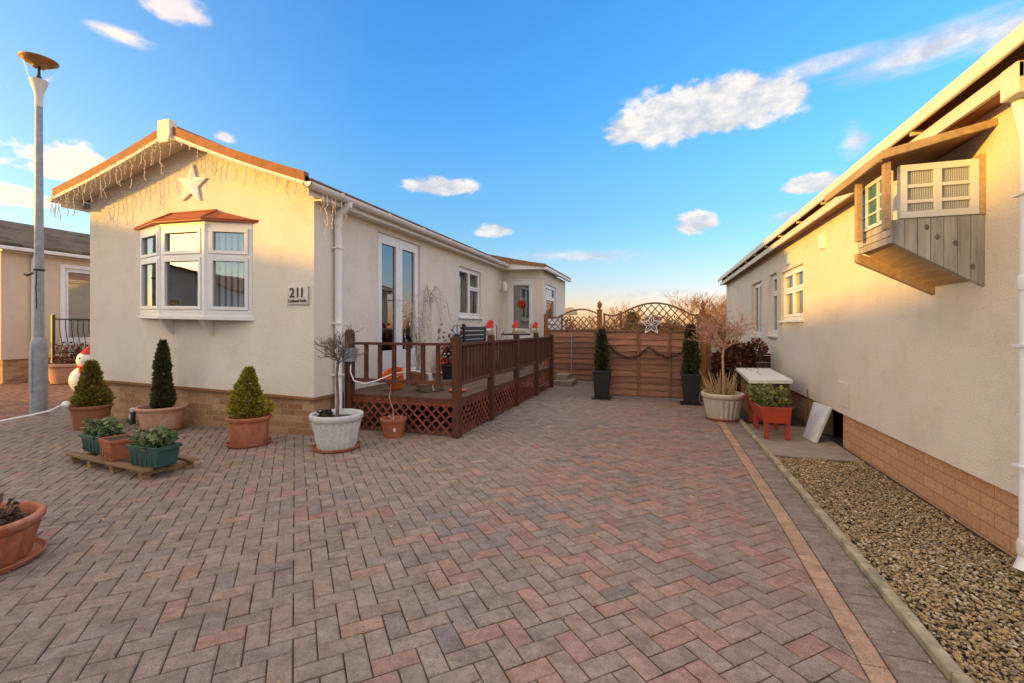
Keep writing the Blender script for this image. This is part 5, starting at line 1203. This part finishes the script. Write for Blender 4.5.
b = MB(); b.lathe([(.42, 2.05), (.38, 2.25), (.22, 2.40), (.02, 2.46)], 16); b.f.pop(); b.f.pop(); b.sm = b.sm[:len(b.f)]; b.build('canopy', 'tanwood', t_, True); b = MB(); b.tube([(0, 0, 0), (0, 0, 2.45)], .03, 8); b.build('pole', 'tanwood', t_, True)

# ------------------------------------------------------------------ homes across the road (behind the camera): they cast the long shadows and show in the windows
AZ = R(34.6); D = Vector((math.cos(AZ), math.sin(AZ), 0)); U = Vector((-math.sin(AZ), math.cos(AZ), 0))
def home(uc, dc, lw, ld, ez, rzp, ridge_u, label, mat='cream'):
    """lw: width along U, ld: length along D; ridge_u: ridge runs along U"""
    c = U * uc + D * dc; t = thing('mobile_home', (c.x, c.y, 0), label, 'mobile home', 'homes across the road', AZ)
    a, w = ld / 2, lw / 2
    b = MB(); b.box(-a, a, -w, w, .45, ez); 
    if ridge_u: b.prism([(-a, -w, ez), (a, -w, ez), (0, -w, rzp - .06)], (0, lw, 0))
    else: b.prism([(-a, -w, ez), (-a, w, ez), (-a, 0, rzp - .06)], (ld, 0, 0))
    b.build('wall', mat, t, True); b = MB(); b.box(-a + .05, a - .05, -w + .05, w - .05, -.1, .448); b.build('brick_skirt', 'skirt', t, True)
    for s in (1, -1):
        b = MB()
        if ridge_u: k = (rzp - ez) / a; b.prism([(0, -w - .2, rzp), (s * (a + .15), -w - .2, ez - .15 * k), (s * (a + .15), -w - .2, ez - .15 * k - .06), (0, -w - .2, rzp - .06)], (0, lw + .4, 0))
        else: k = (rzp - ez) / w; b.prism([(-a - .2, 0, rzp), (-a - .2, s * (w + .15), ez - .15 * k), (-a - .2, s * (w + .15), ez - .15 * k - .06), (-a - .2, 0, rzp - .06)], (ld + .4, 0, 0))
        b.build('roof', 'tile', t, True)
    for q in (-.5, .5):
        b = MB(); frame(b, (a, w * q, 0), (0, 1, 0), (1, 0, 0), -.6, .6, 1.2, 2.4, .07, .002, .05); f_ = b.build('window', 'upvc', t, True)
        b = MB(); b.fbox((a, w * q, 0), (0, 1, 0), (1, 0, 0), -.53, .53, .004, .012, 1.27, 2.33); b.build('pane', 'glass', f_, True)
home(8.15, -20, 4.3, 8, 3.42, 3.93, False, 'home across the road showing its low gable')
home(4.02, -18.4, 4.4, 4.4, 3.0, 3.60, True, 'home across the road with its long roof parallel to the street')
home(-2.5, -18.4, 8.6, 4.4, 3.2, 4.05, True, 'taller home across the road at the street corner')
home(-11.5, -14, 9.5, 4.6, 3.0, 3.9, True, 'long home across the road, farther along to the south')
ct = thing('conifer_tree', tuple(U * 2.02 + D * -11), 'narrow dark conifer out of view, added to shade the shelter box', 'tree'); cone_tree(ct, .25, 3.05, .34, 'dark_leaf', 9000, .12, .3)  # unseen conifer, added to keep the near cheek of the shelter box shaded
b_ = thing('iron_railing', tuple(U * 7.6 + D * -12.5), 'black railing across the road before the low gable home', 'railing', None, AZ)
b = MB(); b.box(-.02, .02, -3, 3, 1.0, 1.05); b.box(-.02, .02, -3, 3, .15, .19); b.build('rail', 'iron', b_, True); b = MB(); [b.box(-.015, .015, -3 + i * .3 - .03, -3 + i * .3 + .03, .19, 1.0) for i in range(21)]; b.build('bar', 'iron', b_, True)

# ------------------------------------------------------------------ sky, sun
SUN_AZ_DIR = -D; EL = R(5.0)
wd = bpy.data.worlds.new('World'); scn.world = wd; wd.use_nodes = True; nt = wd.node_tree; nt.nodes.clear()
out = N(nt, 'ShaderNodeOutputWorld'); bg = N(nt, 'ShaderNodeBackground'); L(nt, bg.outputs[0], out.inputs[0])
sky = N(nt, 'ShaderNodeTexSky'); sky.sky_type = 'NISHITA'; sky.sun_disc = False; sky.sun_elevation = EL
sky.sun_rotation = math.atan2(SUN_AZ_DIR.x, SUN_AZ_DIR.y)
sky.air_density = 1.0; sky.dust_density = .6; sky.ozone_density = 1.5
SKY_STRENGTH = .15
bg.inputs[1].default_value = SKY_STRENGTH
co = N(nt, 'ShaderNodeTexCoord').outputs['Generated']
sx_ = N(nt, 'ShaderNodeSeparateXYZ'); L(nt, co, sx_.inputs[0])
TR = ramp(nt, sx_.outputs[2], [(0, (.62, .48, .72)), (.05, (.57, .48, .74)), (.09, (.48, .49, .72)), (.17, (.36, .52, .74)), (.23, (.31, .54, .79)), (.31, (.31, .60, .90)), (.42, (.26, .63, 1.05)), (.58, (.24, .65, 1.14))])
def mth(op, a, b=None, c=None, clamp=False):
    n = N(nt, 'ShaderNodeMath', operation=op); n.use_clamp = clamp
    for i, v in enumerate((a, b, c)):
        if v is None: continue
        if isinstance(v, (int, float)): n.inputs[i].default_value = v
        else: L(nt, v, n.inputs[i])
    return n.outputs[0]
def dot(v):
    n = N(nt, 'ShaderNodeVectorMath', operation='DOT_PRODUCT'); L(nt, co, n.inputs[0]); n.inputs[1].default_value = v; return n.outputs['Value']
def nz(scale, detail, rough, stretch=(1, 1, 1)):
    mp = N(nt, 'ShaderNodeMapping'); mp.inputs['Scale'].default_value = stretch; L(nt, co, mp.inputs[0]); return noise(nt, mp.outputs[0], scale, detail, rough)
puff = nz(9, 8, .62, (1, 1, 1.9)); fine = nz(26, 6, .6, (1, 1, 1.6)); wisp = nz(7, 7, .65, (1, 1, 5))
# (azimuth from +Y towards +X, elevation, half width, half height, softness kind) in degrees
CL = CLOUDS = []
def cl(az, el, w, h, kind=0, k=1.0): CL.append((az, el, w, h, kind, k))
cl(4.6, 23.2, 8.6, 3.4); cl(10.8, 23.6, 4.6, 2.3); cl(-2.6, 22.6, 5.0, 2.0); cl(7.5, 24.4, 3.4, 2.4)
cl(25, 24.4, 9, 2.0, 2, 1.05); cl(16.5, 25.4, 7, 1.2, 2, .85); cl(31, 23.8, 6, 2, 2, 1.1); cl(-27.3, 16.9, 4.6, 1.3); cl(3.9, 11.8, 2.4, 1.5); cl(-61.5, 14.2, 5.0, 2.2); cl(-65.5, 11.0, 2.4, 1.1); cl(-54.5, 29.4, 2.4, 1.7, 0, .62); cl(-58.8, 26.0, 2.6, 1.0, 1, 1.0)
cl(15.6, 14.6, 3.0, 1.1); cl(-20.4, 12.0, 2.6, 1.1, 0, .8); cl(-50.3, 19.5, 1.0, .8, 0, .7); cl(13.4, 11.9, 3.0, .9, 1, 1.0); cl(19.0, 18.3, 1.6, 2.2, 1, 1.0); cl(-10.5, 8.9, 13, 1.1, 1, 1.0)
cl(-4, 8.8, 6, .5, 1, .6); cl(-2, 4.0, 22, 1.2, 1, .6); cl(-17, 8.3, 4, .8, 1, .6); cl(-125, 38, 40, 16); cl(-125, 18, 30, 6); cl(165, 30, 30, 12); cl(60, 20, 12, 4); cl(95, 25, 18, 5); cl(-100, 22, 15, 4); cl(140, 30, 20, 6); cl(-150, 35, 15, 5)  # the large rear clouds are unseen, added as fill light for the facades
tot = None; wsum = None
for az, el, w, h, kind, k in CL:
    a, e = R(az), R(el); d = (math.sin(a) * math.cos(e), math.cos(a) * math.cos(e), math.sin(e)); e1 = (math.cos(a), -math.sin(a), 0); e2 = (-math.sin(a) * math.sin(e), -math.cos(a) * math.sin(e), math.cos(e))
    X = mth('DIVIDE', dot(e1), math.sin(R(w))); Yv = dot(e2)
    up_ = mth('DIVIDE', Yv, math.sin(R(h))); Y2 = mth('MAXIMUM', up_, mth('MULTIPLY', up_, -1.5 if kind == 0 else -1.0))
    r2 = mth('SQRT', mth('ADD', mth('MULTIPLY', X, X), mth('MULTIPLY', Y2, Y2)))
    front = mth('GREATER_THAN', dot(d), .3)
    if kind == 2:                       # long soft band
        v = mth('MULTIPLY_ADD', mth('SUBTRACT', wisp, .5), 1.5, mth('SUBTRACT', 1.0, r2)); v = mth('MULTIPLY', v, 1.3, clamp=True); v = mth('MULTIPLY', v, k * .8)
    elif kind == 0:
        v = mth('MULTIPLY_ADD', mth('SUBTRACT', puff, .5), 2.0, mth('SUBTRACT', 1.12, r2)); v = mth('MULTIPLY_ADD', mth('SUBTRACT', fine, .5), 1.1, v); v = mth('MULTIPLY', v, 2.5 * k, clamp=True)
        v = mth('MULTIPLY', v, k)
    else:
        v = mth('MULTIPLY_ADD', mth('SUBTRACT', wisp, .5), 2.6, mth('SUBTRACT', .9, r2)); v = mth('MULTIPLY', v, 1.0, clamp=True); v = mth('MULTIPLY', v, k * .85)
    fall = mth('MULTIPLY', mth('SUBTRACT', 1.45, r2), 2.5, clamp=True)
    v = mth('MULTIPLY', mth('MULTIPLY', v, fall), front)
    tot = v if tot is None else mth('MAXIMUM', tot, v)
sm_ = N(nt, 'ShaderNodeMapRange', interpolation_type='SMOOTHSTEP'); L(nt, tot, sm_.inputs[0])
shade = mth('MULTIPLY_ADD', mth('SUBTRACT', fine, .5), 1.3, mth('MULTIPLY_ADD', mth('SUBTRACT', puff, .5), 1.4, .42), clamp=True)
CLOUDC = ramp(nt, shade, [(.30, (.98, 1.05, 1.18)), (.62, (1.50, 1.45, 1.42))])
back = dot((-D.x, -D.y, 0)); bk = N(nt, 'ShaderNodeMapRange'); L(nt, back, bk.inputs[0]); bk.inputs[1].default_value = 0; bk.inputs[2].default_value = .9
CLOUDC = mix(nt, bk.outputs[0], CLOUDC, (3.4, 2.3, 1.35))  # clouds towards the sun made bright and warm, added fill from out of view
tint = mix(nt, bk.outputs[0], TR, (.8, .8, .8)); base = mix(nt, 1, sky.outputs[0], tint, 'MULTIPLY')
def sstep(v, a, b):
    n = N(nt, 'ShaderNodeMapRange', interpolation_type='SMOOTHSTEP'); L(nt, v, n.inputs[0]); n.inputs[1].default_value = a; n.inputs[2].default_value = b; return n.outputs[0]
fill_veil = mth('MAXIMUM', sstep(sx_.outputs[2], .62, .80), mth('MULTIPLY', sstep(dot((.906, -.423, 0)), .25, .6), sstep(sx_.outputs[2], .02, .2)))  # bright cloud sheet overhead and east, out of view, added as fill light
fill_veil = mth('MULTIPLY', fill_veil, mth('MULTIPLY_ADD', wisp, 1.6, .05, clamp=True))
base = mix(nt, fill_veil, base, (2.25, 1.98, 1.98))
CL_LO, CL_HI = None, None
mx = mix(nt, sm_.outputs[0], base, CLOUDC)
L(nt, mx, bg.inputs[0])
sd = bpy.data.lights.new('sun', 'SUN'); sd.energy = 1.35; sd.angle = R(1.2); sd.color = (1, .525, .05)
so = bpy.data.objects.new('sun', sd); col.objects.link(so); so.location = (-20, -14, 8)
sv = Vector((D.x * math.cos(EL), D.y * math.cos(EL), -math.sin(EL))); so.rotation_euler = sv.to_track_quat('-Z', 'Y').to_euler()

# ------------------------------------------------------------------ camera
F = 455.0; th = math.atan((660 - 512) / F)
cd = bpy.data.cameras.new('camera'); cam = bpy.data.objects.new('camera', cd); col.objects.link(cam); scn.camera = cam
cam.location = (0, 0, 1.3); cam.rotation_euler = (R(90), 0, th)
cd.sensor_fit = 'HORIZONTAL'; cd.sensor_width = 36; cd.lens = F / 1024 * 36; cd.shift_y = -13.5 / 1024; cd.clip_start = .05; cd.clip_end = 2000
vs_ = scn.view_settings; vs_.view_transform = 'Standard'; vs_.look = 'None'; vs_.gamma = 1; vs_.exposure = 2.12
scn.render.engine = 'CYCLES'; scn.cycles.max_bounces = 8; scn.cycles.transparent_max_bounces = 12; scn.cycles.caustics_reflective = False; scn.cycles.caustics_refractive = False
